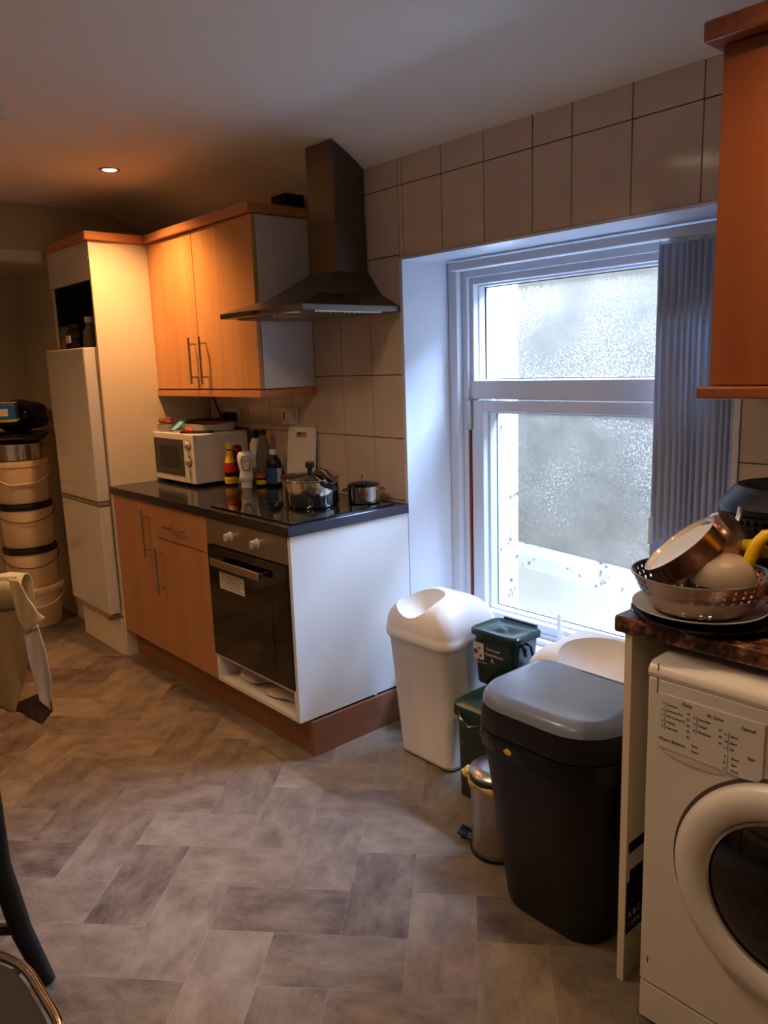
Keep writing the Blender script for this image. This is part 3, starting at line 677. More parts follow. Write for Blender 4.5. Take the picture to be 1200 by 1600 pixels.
# chopping board leaning on tiles
bm = bmesh.new(); out = rr(.105, .145, .018, 5); n = len(out)
hole = [(x, y+.105) for x, y in rr(.045, .012, .011, 5)]
for y0 in (0.,):
    rings = [[(x, yy, z+.145) for x, z in lst] for yy, lst in ((0, hole), (0, out), (.012, out), (.012, hole), (0, hole))]
    R = [[bm.verts.new(p) for p in ring] for ring in rings[:4]]; R.append(R[0])
    for a, b in zip(R, R[1:]):
        for i in range(n): j = (i+1) % n; bm.faces.new((a[i], a[j], b[j], b[i]))
bm.transform(Matrix.Translation((-.69, -.046, WT+.001)) @ Matrix.Rotation(math.radians(-6), 4, 'X'))
tag(finish('chopping_board', bm, 'binwhite', smooth=False), 'white plastic chopping board leaning on the wall tiles', 'chopping board')

# ---- pressure cooker
PX, PY = -.262, -.290; ZH = WT+.0068
pc = thing('pressure_cooker', 'shiny steel pressure cooker with black handle on the hob', 'pressure cooker', (PX, PY, ZH))
finish('pot_body', LA([(.108, 0), (.112, .004), (.115, .012), (.115, .105), (.119, .109), (.119, .114)], c=(PX, PY, ZH), n=56), 'chrome', pc)
ld = finish('pot_lid', LA([(.121, .1145), (.122, .120), (.10, .128), (.06, .134), (.02, .136)], c=(PX, PY, ZH), n=56), 'chrome', pc)
finish('valve_knob', LA([(.010, .136), (.010, .150), (.018, .152), (.019, .172), (.016, .176)], c=(PX, PY, ZH), n=20), 'black', pc)
hv = Vector((.95, -.12, 0)).normalized(); P0 = Vector((PX, PY, ZH))
bm = bmesh.new()
path = [P0+hv*d+Vector((0, 0, z)) for d, z in ((.045, .134), (.08, .144), (.12, .140), (.155, .124), (.19, .116))]
tube(bm, path, [.010, .015, .017, .016, .011], n=12)
finish('lid_handle', bm, 'black', pc)
bm = bmesh.new(); path = [P0+hv*d+Vector((0, 0, z)) for d, z in ((.113, .092), (.14, .095), (.19, .088))]; tube(bm, path, [.010, .013, .010], n=10)
finish('long_handle', bm, 'black', pc)
hb2 = Vector((-.80, .60, 0)); sd = Vector((.60, .80, 0)).normalized()
bm = bmesh.new(); tube(bm, [P0+hb2*.112+sd*.03+Vector((0, 0, .09)), P0+hb2*.14+sd*.03+Vector((0, 0, .095)), P0+hb2*.14-sd*.03+Vector((0, 0, .095)), P0+hb2*.112-sd*.03+Vector((0, 0, .09))], .007)
finish('helper_handle', bm, 'black', pc)
# rear saucepan
QX, QY = -.135, -.118
rp = thing('saucepan', 'small dark shiny saucepan behind the pressure cooker', 'saucepan', (QX, QY, ZH))
finish('pot_body', LA([(.060, 0), (.065, .004), (.067, .07), (.07, .073), (.065, .07), (.062, .008)], c=(QX, QY, ZH), n=40), 'chrome', rp)
finish('glass_lid', LA([(.069, .0735), (.055, .082), (.02, .088)], c=(QX, QY, ZH), n=40), 'blackglass', rp)
finish('lid_knob', LA([(.006, .088), (.006, .103), (.014, .106), (.013, .114)], c=(QX, QY, ZH), n=18), 'chrome', rp)
for s in (-1, 1):
    b = Vector((QX, QY, ZH+.055)); e = Vector((.66, .75, 0))*s; f_ = Vector((.75, -.66, 0))
    finish('side_handle', TU([b+e*.064+f_*.02, b+e*.085+f_*.018, b+e*.085-f_*.018, b+e*.064-f_*.02], .004), 'chrome', rp)

# ---- ceiling lights
def downlight(x, y, label, energy, color, cone=150, blend=.9):
    t = thing('recessed_spotlight', label, 'ceiling light', (x, y, ZC-.012))
    finish('rim', LA([(.030, -.002), (.043, -.006), (.046, -.002), (.046, -.0005)], c=(x, y, ZC), n=36, cap0=False, cap1=False), 'ring', t)
    finish('bulb', LA([(.0, -.006), (.015, -.0055), (.029, -.002), (.029, -.0008)], c=(x, y, ZC), n=28, cap0=False), 'bulb', t)
    l = lamp('spotlight_beam', 'SPOT', (x, y, ZC-.012), energy, color, (0, 0, 0), spot_size=math.radians(cone), spot_blend=blend, shadow_soft_size=.022)
    l.parent = t; l.location = (0, 0, -.004)
    return t
downlight(SPOTS[0][0], SPOTS[0][1], 'lit round ceiling spotlight over the left worktop', SPOTS[0][2], SPOTS[0][3], 128, 1.0)
downlight(SPOTS[1][0], SPOTS[1][1], 'lit round ceiling spotlight over the washing machine corner', SPOTS[1][2], SPOTS[1][3])
downlight(-1.45, -2.05, 'lit round ceiling spotlight behind the chair', 50, WARM)
downlight(1.50, -2.05, 'added fill spotlight above the chrome framed chair', 20, (1.0, .66, .38))  # unseen lamp added as fill for the towel and near floor
t = thing('spotlight_bar', 'ceiling bar with four small lit lamps near room centre', 'ceiling light', (.475, -1.39, ZC))
finish('bar', TU([(.36, -1.30, ZC-.008), (.59, -1.48, ZC-.008)], .007), 'steel', t)
for x, y in BAR:
    hs = finish('lamp_head', LA([(.012, -.014), (.020, -.018), (.024, -.040), (.021, -.040), (.016, -.02)], c=(x, y, ZC), n=24), 'steel', t)
    finish('bulb', LA([(.0, -.048), (.013, -.045), (.019, -.036), (.020, -.03)], c=(x, y, ZC), n=24), 'bulb', hs)
    l = lamp('lamp_beam', 'SPOT', (x, y, ZC-.06), 8, (1., .76, .52), (0, 0, 0), spot_size=math.radians(150), spot_blend=.9, shadow_soft_size=.02); l.parent = t; l.location = (x-.475, y+1.39, -.06)
tag(finish('smoke_alarm', LA([(.052, -.001), (.055, -.012), (.050, -.030), (.030, -.036), (0.001, -.036)], c=(-.655, -1.235, ZC), n=36), 'white'), 'white round smoke alarm on the ceiling at left edge', 'smoke alarm')

# ------------------------------------------------------------------ bins
def swing_bin(label, bx0, bx1, by0, by1, tx0, tx1, ty0, ty1, zr, zt, dish, group=None):
    cb = ((bx0+bx1)/2, (by0+by1)/2); ct = ((tx0+tx1)/2, (ty0+ty1)/2)
    hb_ = ((bx1-bx0)/2, (by1-by0)/2); ht = ((tx1-tx0)/2, (ty1-ty0)/2)
    t = thing('swing_bin', label, 'bin', (cb[0], cb[1], 0))
    def lerp(f, z, add=0, r=.035):
        return (z, cb[0]+(ct[0]-cb[0])*f, cb[1]+(ct[1]-cb[1])*f, hb_[0]+(ht[0]-hb_[0])*f+add, hb_[1]+(ht[1]-hb_[1])*f+add, r)
    spec = [lerp(0, .002, -.006), lerp(0, .008), lerp(.04, .020, 0), lerp(.045, .024, -.002), lerp(.9, zr-.03, -.012), lerp(.95, zr-.02, -.008), lerp(1, zr, -.008, .05)]
    bm = bmesh.new(); loft(bm, rrings(spec)); finish('bin_body', bm, 'binwhite', t)
    # lid: rim band and dome with a scooped dish
    n = 6; bm = bmesh.new(); rings = []
    base = rr(ht[0], ht[1], .055, 24); S = Vector(dish[0]); SR = dish[1]
    rings.append([(ct[0]+x*.99, ct[1]+y*.99, zr-.012) for x, y in base]); rings.append([(ct[0]+x, ct[1]+y, zr-.006) for x, y in base])
    rings.append([(ct[0]+x, ct[1]+y, zr+.010) for x, y in base]); rings.append([(ct[0]+x*.985, ct[1]+y*.985, zr+.016) for x, y in base])
    K = 16
    for k in range(K):
        f = (1-(k/(K))) ; z = zr+.016+(zt-zr-.016)*(1-f**2.6)**.62
        sc_r = .2+.78*f**.9 if k else .965
        rings.append([(ct[0]+x*sc_r, ct[1]+y*sc_r, z) for x, y in base])
    rings = rings[:4]
    for k in range(1, 25):
        q = pi/2*k/25; e1_ = math.cos(q)**.75; z = zr+.016+(zt-zr-.016)*math.sin(q)**.9
        rings.append([(ct[0]+x*.98*e1_, ct[1]+y*.98*e1_, z) for x, y in base])
    loft(bm, rings)
    tmp = finish('dome_lid_solid', bm, 'binwhite', t); cb_ = bmesh.new(); bmesh.ops.create_icosphere(cb_, subdivisions=5, radius=SR)
    cb_.transform(Matrix.Translation(S)); cut = finish('dish_cutter', cb_, 'binwhite', t)
    mo = tmp.modifiers.new('dish', 'BOOLEAN'); mo.operation = 'DIFFERENCE'; mo.object = cut; mo.solver = 'EXACT'
    dg = bpy.context.evaluated_depsgraph_get(); dg.update(); me2 = bpy.data.meshes.new_from_object(tmp.evaluated_get(dg))
    bpy.data.objects.remove(tmp); bpy.data.objects.remove(cut)
    bm = bmesh.new(); bm.from_mesh(me2); bm.transform(W(t))
    finish('dome_lid', bm, 'binwhite', t, ang=55)
    return t
swing_bin('tall white swing bin beside the white end panel of counter', .195, .468, -.262, -.03, .165, .505, -.315, -.012, .495, .640,
          ((.300, -.235, .632), .094))
swing_bin('white swing bin behind the black bin beneath the window', .86, 1.14, -.28, -.05, .835, 1.17, -.335, -.012, .495, .625,
          ((1.085, -.27, .66), .15))

def caddy(name, label, x0, x1, y0, y1, z0, z1, m, taper, lidh):
    cx, cy, hx, hy = (x0+x1)/2, (y0+y1)/2, (x1-x0)/2, (y1-y0)/2
    t = thing(name, label, 'food waste bin', (cx, cy, z0))
    bm = bmesh.new(); loft(bm, rrings([(z0+.001, cx, cy, hx*taper-.004, hy*taper-.004, .02), (z0+.006, cx, cy, hx*taper, hy*taper, .025), (z1-lidh, cx, cy, hx-.010, hy-.010, .03)]))
    finish('bucket_body', bm, m, t)
    return t, cx, cy, hx, hy
t, cx, cy, hx, hy = caddy('food_waste_caddy', 'small dark green caddy with sloped lid and white label, atop another bin', .515, .725, -.215, -.055, .362, .560, 'green', .80, .022)
bm = bmesh.new(); loft(bm, rrings([(.538, cx, cy, hx-.004, hy-.004, .028), (.540, cx, cy, hx, hy, .032), (.556, cx, cy, hx, hy, .032), (.561, cx, cy, hx-.006, hy-.006, .028), (.556, cx, cy, hx-.016, hy-.016, .024), (.552, cx, cy, hx*.35, hy*.35, .02), (.558, cx, cy, hx*.2, hy*.2, .015)]))
finish('caddy_lid', bm, 'green', t)
for s in (-1, 1): pass
bm = bmesh.new(); box(bm, cx-.075, cx+.07, cy+hy-.002, cy+hy+.009, .553, .566)
finish('hinge_bar', bm, 'black', t, smooth=False, bevel=.003)
bm = bmesh.new(); xs = cx+hx
tube(bm, [(xs-.008, cy-.004, .527), (xs+.006, cy-.004, .525), (xs+.009, cy+.004, .49), (xs+.006, cy+.03, .46)], .005)
tube(bm, [(xs-.010, cy-.03, .527), (xs+.004, cy-.03, .52), (xs+.005, cy-.032, .495)], .006)
finish('carry_handle', bm, 'black', t)
yf = cy-hy+.0035
slope = Matrix.Translation((0, 0, 0))
def on_front(pts_bm): return pts_bm
# label and print follow the sloping front
def shear(bm, z_ref, k):
    for v in bm.verts: v.co.y += (z_ref-v.co.z)*k
    return bm
KS = (.080-.064-.0)/.176*.62
lb = finish('label_sticker', shear(BX(.533, .580, -.2065, -.2057, .452, .512), .54, .03), 'lab', t, smooth=False)
bm = LA([(.010, 0), (.010, .0006)], n=16, mtx=Matrix.Translation((.545, -.2066, .478)) @ Matrix.Rotation(pi/2, 4, 'X')); box(bm, .560, .572, -.2071, -.2066, .462, .470); box(bm, .556, .566, -.2071, -.2066, .488, .496)
finish('symbol', shear(bm, .54, .03), 'soil', lb, smooth=False)
tx = merge([text_bm('Food waste', .013, front(.592, -.2063, .494)), text_bm('Gwastraff bwyd', .0125, front(.586, -.2063, .475), ext=.0006), text_bm('recycling for Wales', .0075, front(.533, -.2063, .440)), text_bm('R.', .02, front(.612, -.2063, .452))])
finish('lettering', shear(tx, .54, .03), 'labw', t, smooth=False)
t, cx, cy, hx, hy = caddy('food_waste_bin', 'larger green food waste bin under the small caddy, beside white bin', .555, .800, -.350, -.045, 0, .345, 'green2', .88, .02)
bm = bmesh.new(); loft(bm, rrings([(.300, cx, cy, hx-.002, hy-.002, .035), (.303, cx, cy, hx+.004, hy+.004, .04), (.338, cx, cy, hx+.002, hy+.002, .04), (.352, cx, cy, hx-.015, hy-.015, .04), (.360, cx, cy, hx-.06, hy-.06, .03)]))
finish('bin_lid', bm, 'green2', t)
bm = bmesh.new(); tube(bm, [(.60, -.352, .322), (.615, -.362, .300), (.66, -.368, .285), (.70, -.364, .300), (.715, -.355, .322)], .008)
finish('front_latch', bm, 'green', t)
bm = merge([LA([(.011, 0), (.011, .0006)], n=14, mtx=Matrix.Translation((.595, -.3402, .205)) @ Matrix.Rotation(pi/2, 4, 'X')), text_bm('Food', .014, front(.612, -.3402, .208)), text_bm('waste', .012, front(.612, -.3402, .193))])
finish('emblem_print', shear(bm, .32, .020), 'ink', t, smooth=False)

# pedal bin
BXp, BYp, BR = .868, -.472, .084
t = thing('pedal_bin', 'small round steel pedal bin with yellowish liner beside black bin', 'bin', (BXp, BYp, 0))
finish('bin_body', LA([(BR-.002, .012), (BR-.001, .235), (BR-.003, .237)], c=(BXp, BYp, 0), n=48), 'steel', t)
finish('base_ring', LA([(BR+.002, .001), (BR+.003, .013), (BR, .016)], c=(BXp, BYp, 0), n=48), 'black', t)
finish('black_collar', LA([(BR+.001, .238), (BR+.003, .240), (BR+.003, .254), (BR, .256)], c=(BXp, BYp, 0), n=48), 'black', t)
finish('bin_lid', LA([(BR+.002, .257), (BR+.002, .264), (BR-.006, .272), (BR*.6, .279), (.005, .282)], c=(BXp, BYp, 0), n=48), 'steel', t)
bm = bmesh.new(); n = 64; rgp = random.Random(9); rings = []
for z, ra in ((.243, .0045), (.232, .005), (.220, .004)):
    rings.append([(BXp+(BR+ra+.003*math.sin(5*a+z*90))*math.cos(a), BYp+(BR+ra+.003*math.sin(5*a+z*90))*math.sin(a), z+(.006*math.sin(3*a)+.005*math.sin(7*a))*(.24-z)*45) for a in [2*pi*k/n for k in range(n)]])
loft(bm, rings, False, False); o = finish('bin_liner', bm, 'binbag', t); s = o.modifiers.new('thick', 'SOLIDIFY'); s.thickness = .001
finish('liner_tuft', blob(BXp-.082, BYp-.045, .238, .016, .016, .018, 4), 'binbag', t)
bm = bmesh.new(); dv = Vector((-.93, -.36, 0)); c0 = Vector((BXp, BYp, .018)); sd = Vector((.36, -.93, 0))
tube(bm, [c0+dv*(BR-.01)+sd*.018, c0+dv*(BR+.028)+sd*.02, c0+dv*(BR+.028)-sd*.02, c0+dv*(BR-.01)-sd*.018], .004)
box(bm, -.003, .026, -.022, .022, -.004, .003, mtx=Matrix.Translation(c0+dv*(BR+.018)+Vector((0, 0, .006))) @ Matrix.Rotation(math.atan2(dv.y, dv.x), 4, 'Z') @ Matrix.Rotation(-.3, 4, 'Y'))
finish('foot_pedal', bm, 'black', t)

# large black bin
t = thing('waste_bin', 'big black bin with flat lid coloured skylit grey, largest bin by window', 'bin', (1.13, -.6, 0))
def dring(z, x0, x1, yb, yf, rf, rb=.03, n=8):
    """outline with tight rear corners and wide rounded front corners"""
    pts = []
    for cx_, cy_, r, a0 in ((x1-rb, yb-rb, rb, 0), (x0+rb, yb-rb, rb, 90), (x0+rf, yf+rf, rf, 180), (x1-rf, yf+rf, rf, 270)):
        for k in range(n+1):
            a = math.radians(a0+90*k/n); pts.append((cx_+r*math.cos(a), cy_+r*math.sin(a), z))
    return pts
bm = bmesh.new()
loft(bm, [dring(.002, 1.005, 1.315, -.42, -.640, .085), dring(.010, 1.000, 1.320, -.415, -.645, .09), dring(.52, .958, 1.362, -.385, -.715, .12), dring(.526, .958, 1.362, -.385, -.715, .12)])
finish('bin_body', bm, 'blacksoft', t)
bm = bmesh.new(); rg = random.Random(12)
def wob(ring, a, s):
    return [(x+a*math.sin(9*i*.7+s), y+a*math.sin(5*i*.9+s*2), z+a*1.5*math.sin(i*.8+s)) for i, (x, y, z) in enumerate(ring)]
loft(bm, [wob(dring(.480, .955, 1.366, -.383, -.721, .12), .004, 1), wob(dring(.500, .954, 1.367, -.382, -.722, .12), .0025, 3), wob(dring(.530, .955, 1.366, -.382, -.720, .12), .001, 2)], False, False)
finish('bin_bag', bm, 'blackbag', t)
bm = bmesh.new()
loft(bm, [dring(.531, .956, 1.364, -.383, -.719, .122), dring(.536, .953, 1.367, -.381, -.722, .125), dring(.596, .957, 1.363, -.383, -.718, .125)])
finish('lid_rim', bm, 'blacksoft', t, ang=60)  # lid side split off black, so only the top carries the skylit colour
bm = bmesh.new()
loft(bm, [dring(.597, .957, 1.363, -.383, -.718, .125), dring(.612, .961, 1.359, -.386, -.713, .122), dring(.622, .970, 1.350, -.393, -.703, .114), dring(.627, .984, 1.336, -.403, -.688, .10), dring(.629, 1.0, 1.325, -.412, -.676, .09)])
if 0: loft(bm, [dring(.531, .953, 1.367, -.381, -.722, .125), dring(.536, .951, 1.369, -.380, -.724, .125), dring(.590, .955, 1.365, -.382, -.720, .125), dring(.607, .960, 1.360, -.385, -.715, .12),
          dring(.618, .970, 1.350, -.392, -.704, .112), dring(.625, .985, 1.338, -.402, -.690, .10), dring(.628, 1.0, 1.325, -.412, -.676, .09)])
lid = finish('bin_lid', bm, 'binlid_skylit', t, ang=60)  # lid top, coloured as if lit from the window
finish('hinge_slot', BX(1.12, 1.26, -.418, -.414, .6288, .6296), 'black', lid, smooth=False)
finish('paint_chip', blob(1.112, -.722, .502, .014, .003, .008, 6), 'yellow', t, label='yellow spot')

# ------------------------------------------------------------------ right hand run
tag(finish('granite_worktop', BX(1.373, XR-.001, -.673, -.001, WB, WT), 'brgranite', smooth=True, bevel=.006, seg=3), 'brown speckled worktop above the washing machine', 'worktop')
bm = bmesh.new(); box(bm, 1.396, 1.414, -.664, -.002, .001, WB-.001)
ep = finish('support_panel', bm, 'cream', smooth=False, bevel=.001)
tag(ep, 'tall narrow cream panel holding up the brown worktop beside black bin', 'panel')
bm = bmesh.new(); box(bm, 1.4142, 1.4155, -.655, -.50, .335, .362)
box(bm, 1.4142, 1.4155, -.648, -.50, .258, .29); box(bm, 1.4142, 1.4155, -.660, -.50, .125, .262)
s1_ = finish('energy_label', bm, 'black', ep, smooth=False)
bm = bmesh.new(); box(bm, 1.4142, 1.4150, -.655, -.50, .29, .335)
finish('label_paper', bm, 'lab', ep, smooth=False)
side = Matrix.Translation((1.4156, -.652, .165)) @ Matrix.Rotation(pi/2, 4, 'Z') @ Matrix.Rotation(pi/2, 4, 'X')
finish('print', merge([text_bm('A B C', .022, side), text_bm('1 2 0 0', .018, Matrix.Translation((0, 0, -.025)) @ side)]), 'lab', s1_, smooth=False)

# washing machine
WX0, WX1, WF = 1.490, 2.085, -.726
wm = thing('washing_machine', 'white front loading washing machine under the brown worktop', 'washing machine', ((WX0+WX1)/2, -.45, 0))
bm = bmesh.new()
prism(bm, [(-.15, .100), (WF+.004, .100), (WF, .104), (WF, .818), (-.15, .818)], WX0, WX1, axis='x')
finish('body', bm, 'appl', wm, smooth=False, bevel=.004, seg=3)
bm = bmesh.new(); prof = [(-.15, .819), (WF, .819), (WF-.002, .828)]
for k in range(7):
    a = math.radians(180-90*k/6); prof.append((WF+.024+.026*math.cos(a), .826+.024*math.sin(a)))
prof.append((-.15, .851)); prism(bm, prof, WX0, WX1, axis='x')
finish('top_cover', bm, 'appl', wm, bevel=.003)
finish('kick_plate', BX(WX0+.001, WX1-.001, WF+.001, WF+.02, .006, .098), 'appl', wm, smooth=False, bevel=.003)
for x in (WX0+.04, WX1-.04): finish('foot', LA([(.018, .0005), (.018, .007)], c=(x, WF+.05, 0), n=14), 'black', wm)
for x in (WX0+.04, WX1-.04): finish('foot', LA([(.018, .0005), (.018, .1)], c=(x, -.19, 0), n=14), 'black', wm)
finish('drawer_seam', BX(WX0+.020, WX0+.022, WF-.0006, WF+.001, .785, .85), 'ink', wm, smooth=False)
# detergent drawer with printed table
dr = bmesh.new(); prism(dr, [(WX0+.024, .680), (WX0+.028, .672), (WX0+.205, .668), (WX0+.232, .672), (WX0+.240, .684), (WX0+.240, .792), (WX0+.024, .792)], WF-.005, WF-.0008, axis='y')
dr = finish('detergent_drawer', dr, 'appl', wm, smooth=False, bevel=.002)
sc_bm = blob(WX0+.105, WF-.0005, .672, .075, .003, .022, 1, amp=0)
finish('finger_recess', sc_bm, 'appl', wm)
fy = WF-.0055
ts = []
def tt(s, x, z, size=.0068): ts.append(text_bm(s, size, front(WX0+x, fy, z), ext=.0003))
tt('Daily', .078, .778, .010); tt('30 Zone', .128, .771, .010); tt('Special', .196, .768, .010)
for i, s in enumerate(('Cottons', 'Cottons Eco', 'Mix Coloured', 'Whites', 'Delicates')):
    tt(str(i+1), .035, .768-.0125*i); tt(s, .045, .768-.0125*i); tt('%d' % (60-5*i), .088, .762-.0125*i)
for i, s in enumerate(('Everyday', 'Mixed', 'Woollens')):
    tt(str(i+6), .102, .758-.0135*i); tt(s, .112, .758-.0135*i); tt('30', .153, .750-.0135*i)
for i, s in enumerate(('Sport', 'Jeans', 'Silk')):
    tt(str(i+9), .165, .745-.0135*i); tt(s, .176, .745-.0135*i)
for i, s in enumerate(('Rinse', 'Spin', 'Drain')):
    tt('AB'[i % 2], .165, .700-.0125*i); tt(s, .180, .700-.0125*i)
tt('Water Balance', .030, .690, .0095); tt('Start', .100, .698); tt('Pause', .100, .686)
for x, z0, z1 in ((.042, .713, .776), (.109, .726, .766), (.173, .712, .754), (.173, .670, .708)):
    ts.append(BX(WX0+x-.0005, WX0+x+.0003, fy-.0003, fy, z0, z1))
tt('Spin', .21, .712, .009)
finish('printed_table', merge(ts), 'ink', dr, smooth=False)
finish('program_knob', LA([(.030, 0), (.030, .004), (.024, .006), (.022, .025), (.018, .028)], n=32, mtx=Matrix.Translation((WX1-.10, WF, .74)) @ Matrix.Rotation(pi/2, 4, 'X')), 'appl', wm)
# porthole door
DX, DZ = WX0+.305, .455
RX = Matrix.Translation((DX, WF, DZ)) @ Matrix.Rotation(pi/2, 4, 'X')
finish('door_groove', LA([(.236, .0003), (.236, .0010), (.230, .0010)], n=72, mtx=RX), 'ink', wm)
dd = finish('door_ring', LA([(.228, .001), (.227, .012), (.219, .024), (.200, .032), (.176, .030), (.163, .022), (.158, .012), (.158, .001)], n=72, mtx=RX, cap0=False, cap1=False), 'appl', wm)
finish('ring_trim', LA([(.160, .012), (.158, .020), (.152, .020), (.150, .012)], n=72, mtx=RX, cap0=False, cap1=False), 'chrome', dd)
finish('porthole_glass', LA([(.153, .006), (.150, .016), (.12, .026), (.07, .034), (.01, .037)], n=72, mtx=RX), 'blackglass', dd)
finish('scratch', blob(WX0+.019, WF-.0005, .158, .0015, .0008, .008, 3, amp=.3), 'ink', wm)

# wall cabinet on the right
rc = thing('corner_wall_cabinet', 'reddish beech wall cabinet at right of the window', 'cabinet', (1.68, -.15, 1.36))
finish('carcass', BX(1.378, 1.974, -.266, -.001, 1.392, 2.139), 'white', rc, smooth=False, bevel=.001)
d = door(rc, 1.376, 1.976, 1.393, 2.139, y=-.286, m='beechr')
bar_handle(d, (1.94, 1.62), (1.94, 1.41), -.286)
finish('pelmet', BX(1.362, 1.99, -.322, -.002, 1.362, 1.391), 'beechr', rc, smooth=False, bevel=.005)
finish('cornice', BX(1.352, 2.0, -.335, -.002, 2.141, 2.185), 'beechr', rc, smooth=False, bevel=.006)

# ---- things on the right worktop
PXc, PYc = 1.512, -.565
tag(finish('black_tray', LA([(.11, 0), (.135, .004), (.152, .016), (.150, .018), (.132, .008), (.11, .006)], c=(PXc+.012, PYc+.002, WT+.0005), n=64), 'blackglass'), 'round black plate under the pale plate and colander', 'plate')
tag(finish('dinner_plate', LA([(.08, 0), (.095, .002), (.130, .016), (.138, .020), (.137, .022), (.095, .007), (.08, .006)], c=(PXc, PYc, WT+.0105), n=64), 'plate'), 'pale round plate directly beneath the steel colander', 'plate')
co = thing('colander', 'steel colander piled with washed pans on the brown worktop', 'colander', (PXc, PYc, WT+.018))
bm = bmesh.new(); n = 120
# wall of the bowl built as a grid, square holes left open in two bands
prof = [(.070, .006), (.086, .008)]
zz = [.012, .018, .024, .028, .034, .040, .046, .052, .058, .064, .070, .076, .082, .088]
prof += [(.094+.045*((z-.012)/.076)**.62, z) for z in zz]
rings = [[bm.verts.new((PXc+r*math.cos(2*pi*k/n), PYc+r*math.sin(2*pi*k/n), WT+.012+z)) for k in range(n)] for r, z in prof]
for i, (a, b) in enumerate(zip(rings, rings[1:])):
    for k in range(n):
        holey = (i in (2, 4) and (k//3) % 3 != 2 and k % 3 == 0) or (i in (9, 11, 13) and k % 3 == 0 and (k//12) % 4 != 3)
        if holey: continue
        j = (k+1) % n; bm.faces.new((a[k], a[j], b[j], b[k]))
bm.faces.new(rings[0][::-1])
o = finish('bowl', bm, 'colsteel', co, smooth=False); s = o.modifiers.new('thick', 'SOLIDIFY'); s.thickness = .0012
bm = bmesh.new(); tube(bm, [(PXc+.1395*math.cos(2*pi*k/72), PYc+.1395*math.sin(2*pi*k/72), WT+.1005) for k in range(73)], .0028, n=8)
finish('rolled_rim', bm, 'steel', co)

R_ = Vector((.66, .75, 0)).normalized(); U_ = Vector((0, 0, 1)); C_ = Vector((.72, -.62, .25)).normalized()
def frame(center, n_axis, x_axis):
    z = n_axis.normalized(); x = (x_axis - z*x_axis.dot(z)).normalized(); y = z.cross(x)
    return Matrix(((x.x, y.x, z.x, center.x), (x.y, y.y, z.y, center.y), (x.z, y.z, z.z, center.z), (0, 0, 0, 1)))
pc_ = Vector((1.474, -.590, 1.072))
V_ = (Vector((CX, CY, CZ))-pc_).normalized(); Rv = Vector((0, 0, 1)).cross(V_).normalized(); Uv = V_.cross(Rv)
nrm = (.975*(-.655*Rv+.755*Uv)+.24*V_).normalized()
maj = (.755*Rv+.655*Uv)
F = frame(pc_, nrm, maj)
t = thing('frying_pan', 'tilted copper-sided pan with white inside lying in colander', 'pan', pc_)
bm = LA([(.070, -.050), (.080, -.046), (.086, -.002), (.088, .0), (.086, .0)], n=56, cap1=False, mtx=F); finish('pan_side', bm, 'copper', t)
bm = LA([(.085, -.001), (.083, -.004), (.080, -.010), (.002, -.012)], n=56, cap0=False, mtx=F); finish('pan_lining', bm, 'plate', t)
n2_ = (.55*R_ + .62*U_ + .35*C_).normalized(); c2_ = Vector((1.548, -.485, 1.083))
F2 = frame(c2_, n2_, -.7*R_+.7*U_)
t = thing('milk_pan', 'upturned copper-toned pan with riveted handle at back of colander', 'pan', c2_)
finish('pan_side', LA([(.062, -.05), (.067, .0), (.060, .012), (.01, .014)], n=48, cap0=False, mtx=F2), 'copper', t)
a_ = F2 @ Vector((.066, 0, -.02)); b_ = F2 @ Vector((.10, 0, -.015))
hd_ = finish('handle_bracket', TU([F2 @ Vector(p) for p in ((-.02, -.062, -.02), (-.02, -.072, -.01), (-.02, -.10, .01), (-.02, -.13, .02))], [.007, .008, .007, .006]), 'steel', t)
finish('rivet', LA([(.005, 0), (.005, .003), (.002, .005)], n=12, mtx=F2 @ Matrix.Translation((0, -.064, -.02)) @ Matrix.Rotation(pi/2, 4, 'X')), 'chrome', t)
tag(finish('plastic_bowl', LA([(.064, .0), (.065, .004), (.062, .026), (.053, .044), (.036, .053), (.001, .056)], c=(1.566, -.578, 1.003), n=48, cap0=False), 'frost'), 'upturned frosted plastic bowl in front part of colander', 'bowl')
bm = bmesh.new(); box(bm, -.028, .028, -.012, .012, -.03, .03, mtx=frame(Vector((1.598, -.515, 1.065)), C_, -.9*R_+.45*U_))
tag(finish('washing_sponge', bm, 'olive', bevel=.008, seg=4), 'olive yellow sponge tucked behind the frosted bowl', 'sponge')
bm = bmesh.new()
pth = [Vector((1.612, -.563, 1.015))+R_*a+U_*b for a, b in ((-.012, -.01), (.0, .035), (.012, .068), (.030, .088), (.060, .092))]
tube(bm, pth, [.011, .013, .014, .013, .010], n=12)
tag(finish('yellow_spatula', bm, 'yellow'), 'bright yellow plastic utensil handle sticking out of the colander', 'utensil')
tag(finish('orange_bottle', LA([(.03, 0), (.034, .004), (.034, .085), (.02, .10), (.018, .115)], c=(1.712, -.455, WT+.0005), n=32), 'orange'), 'orange bottle behind the colander at the photo edge', 'bottle')
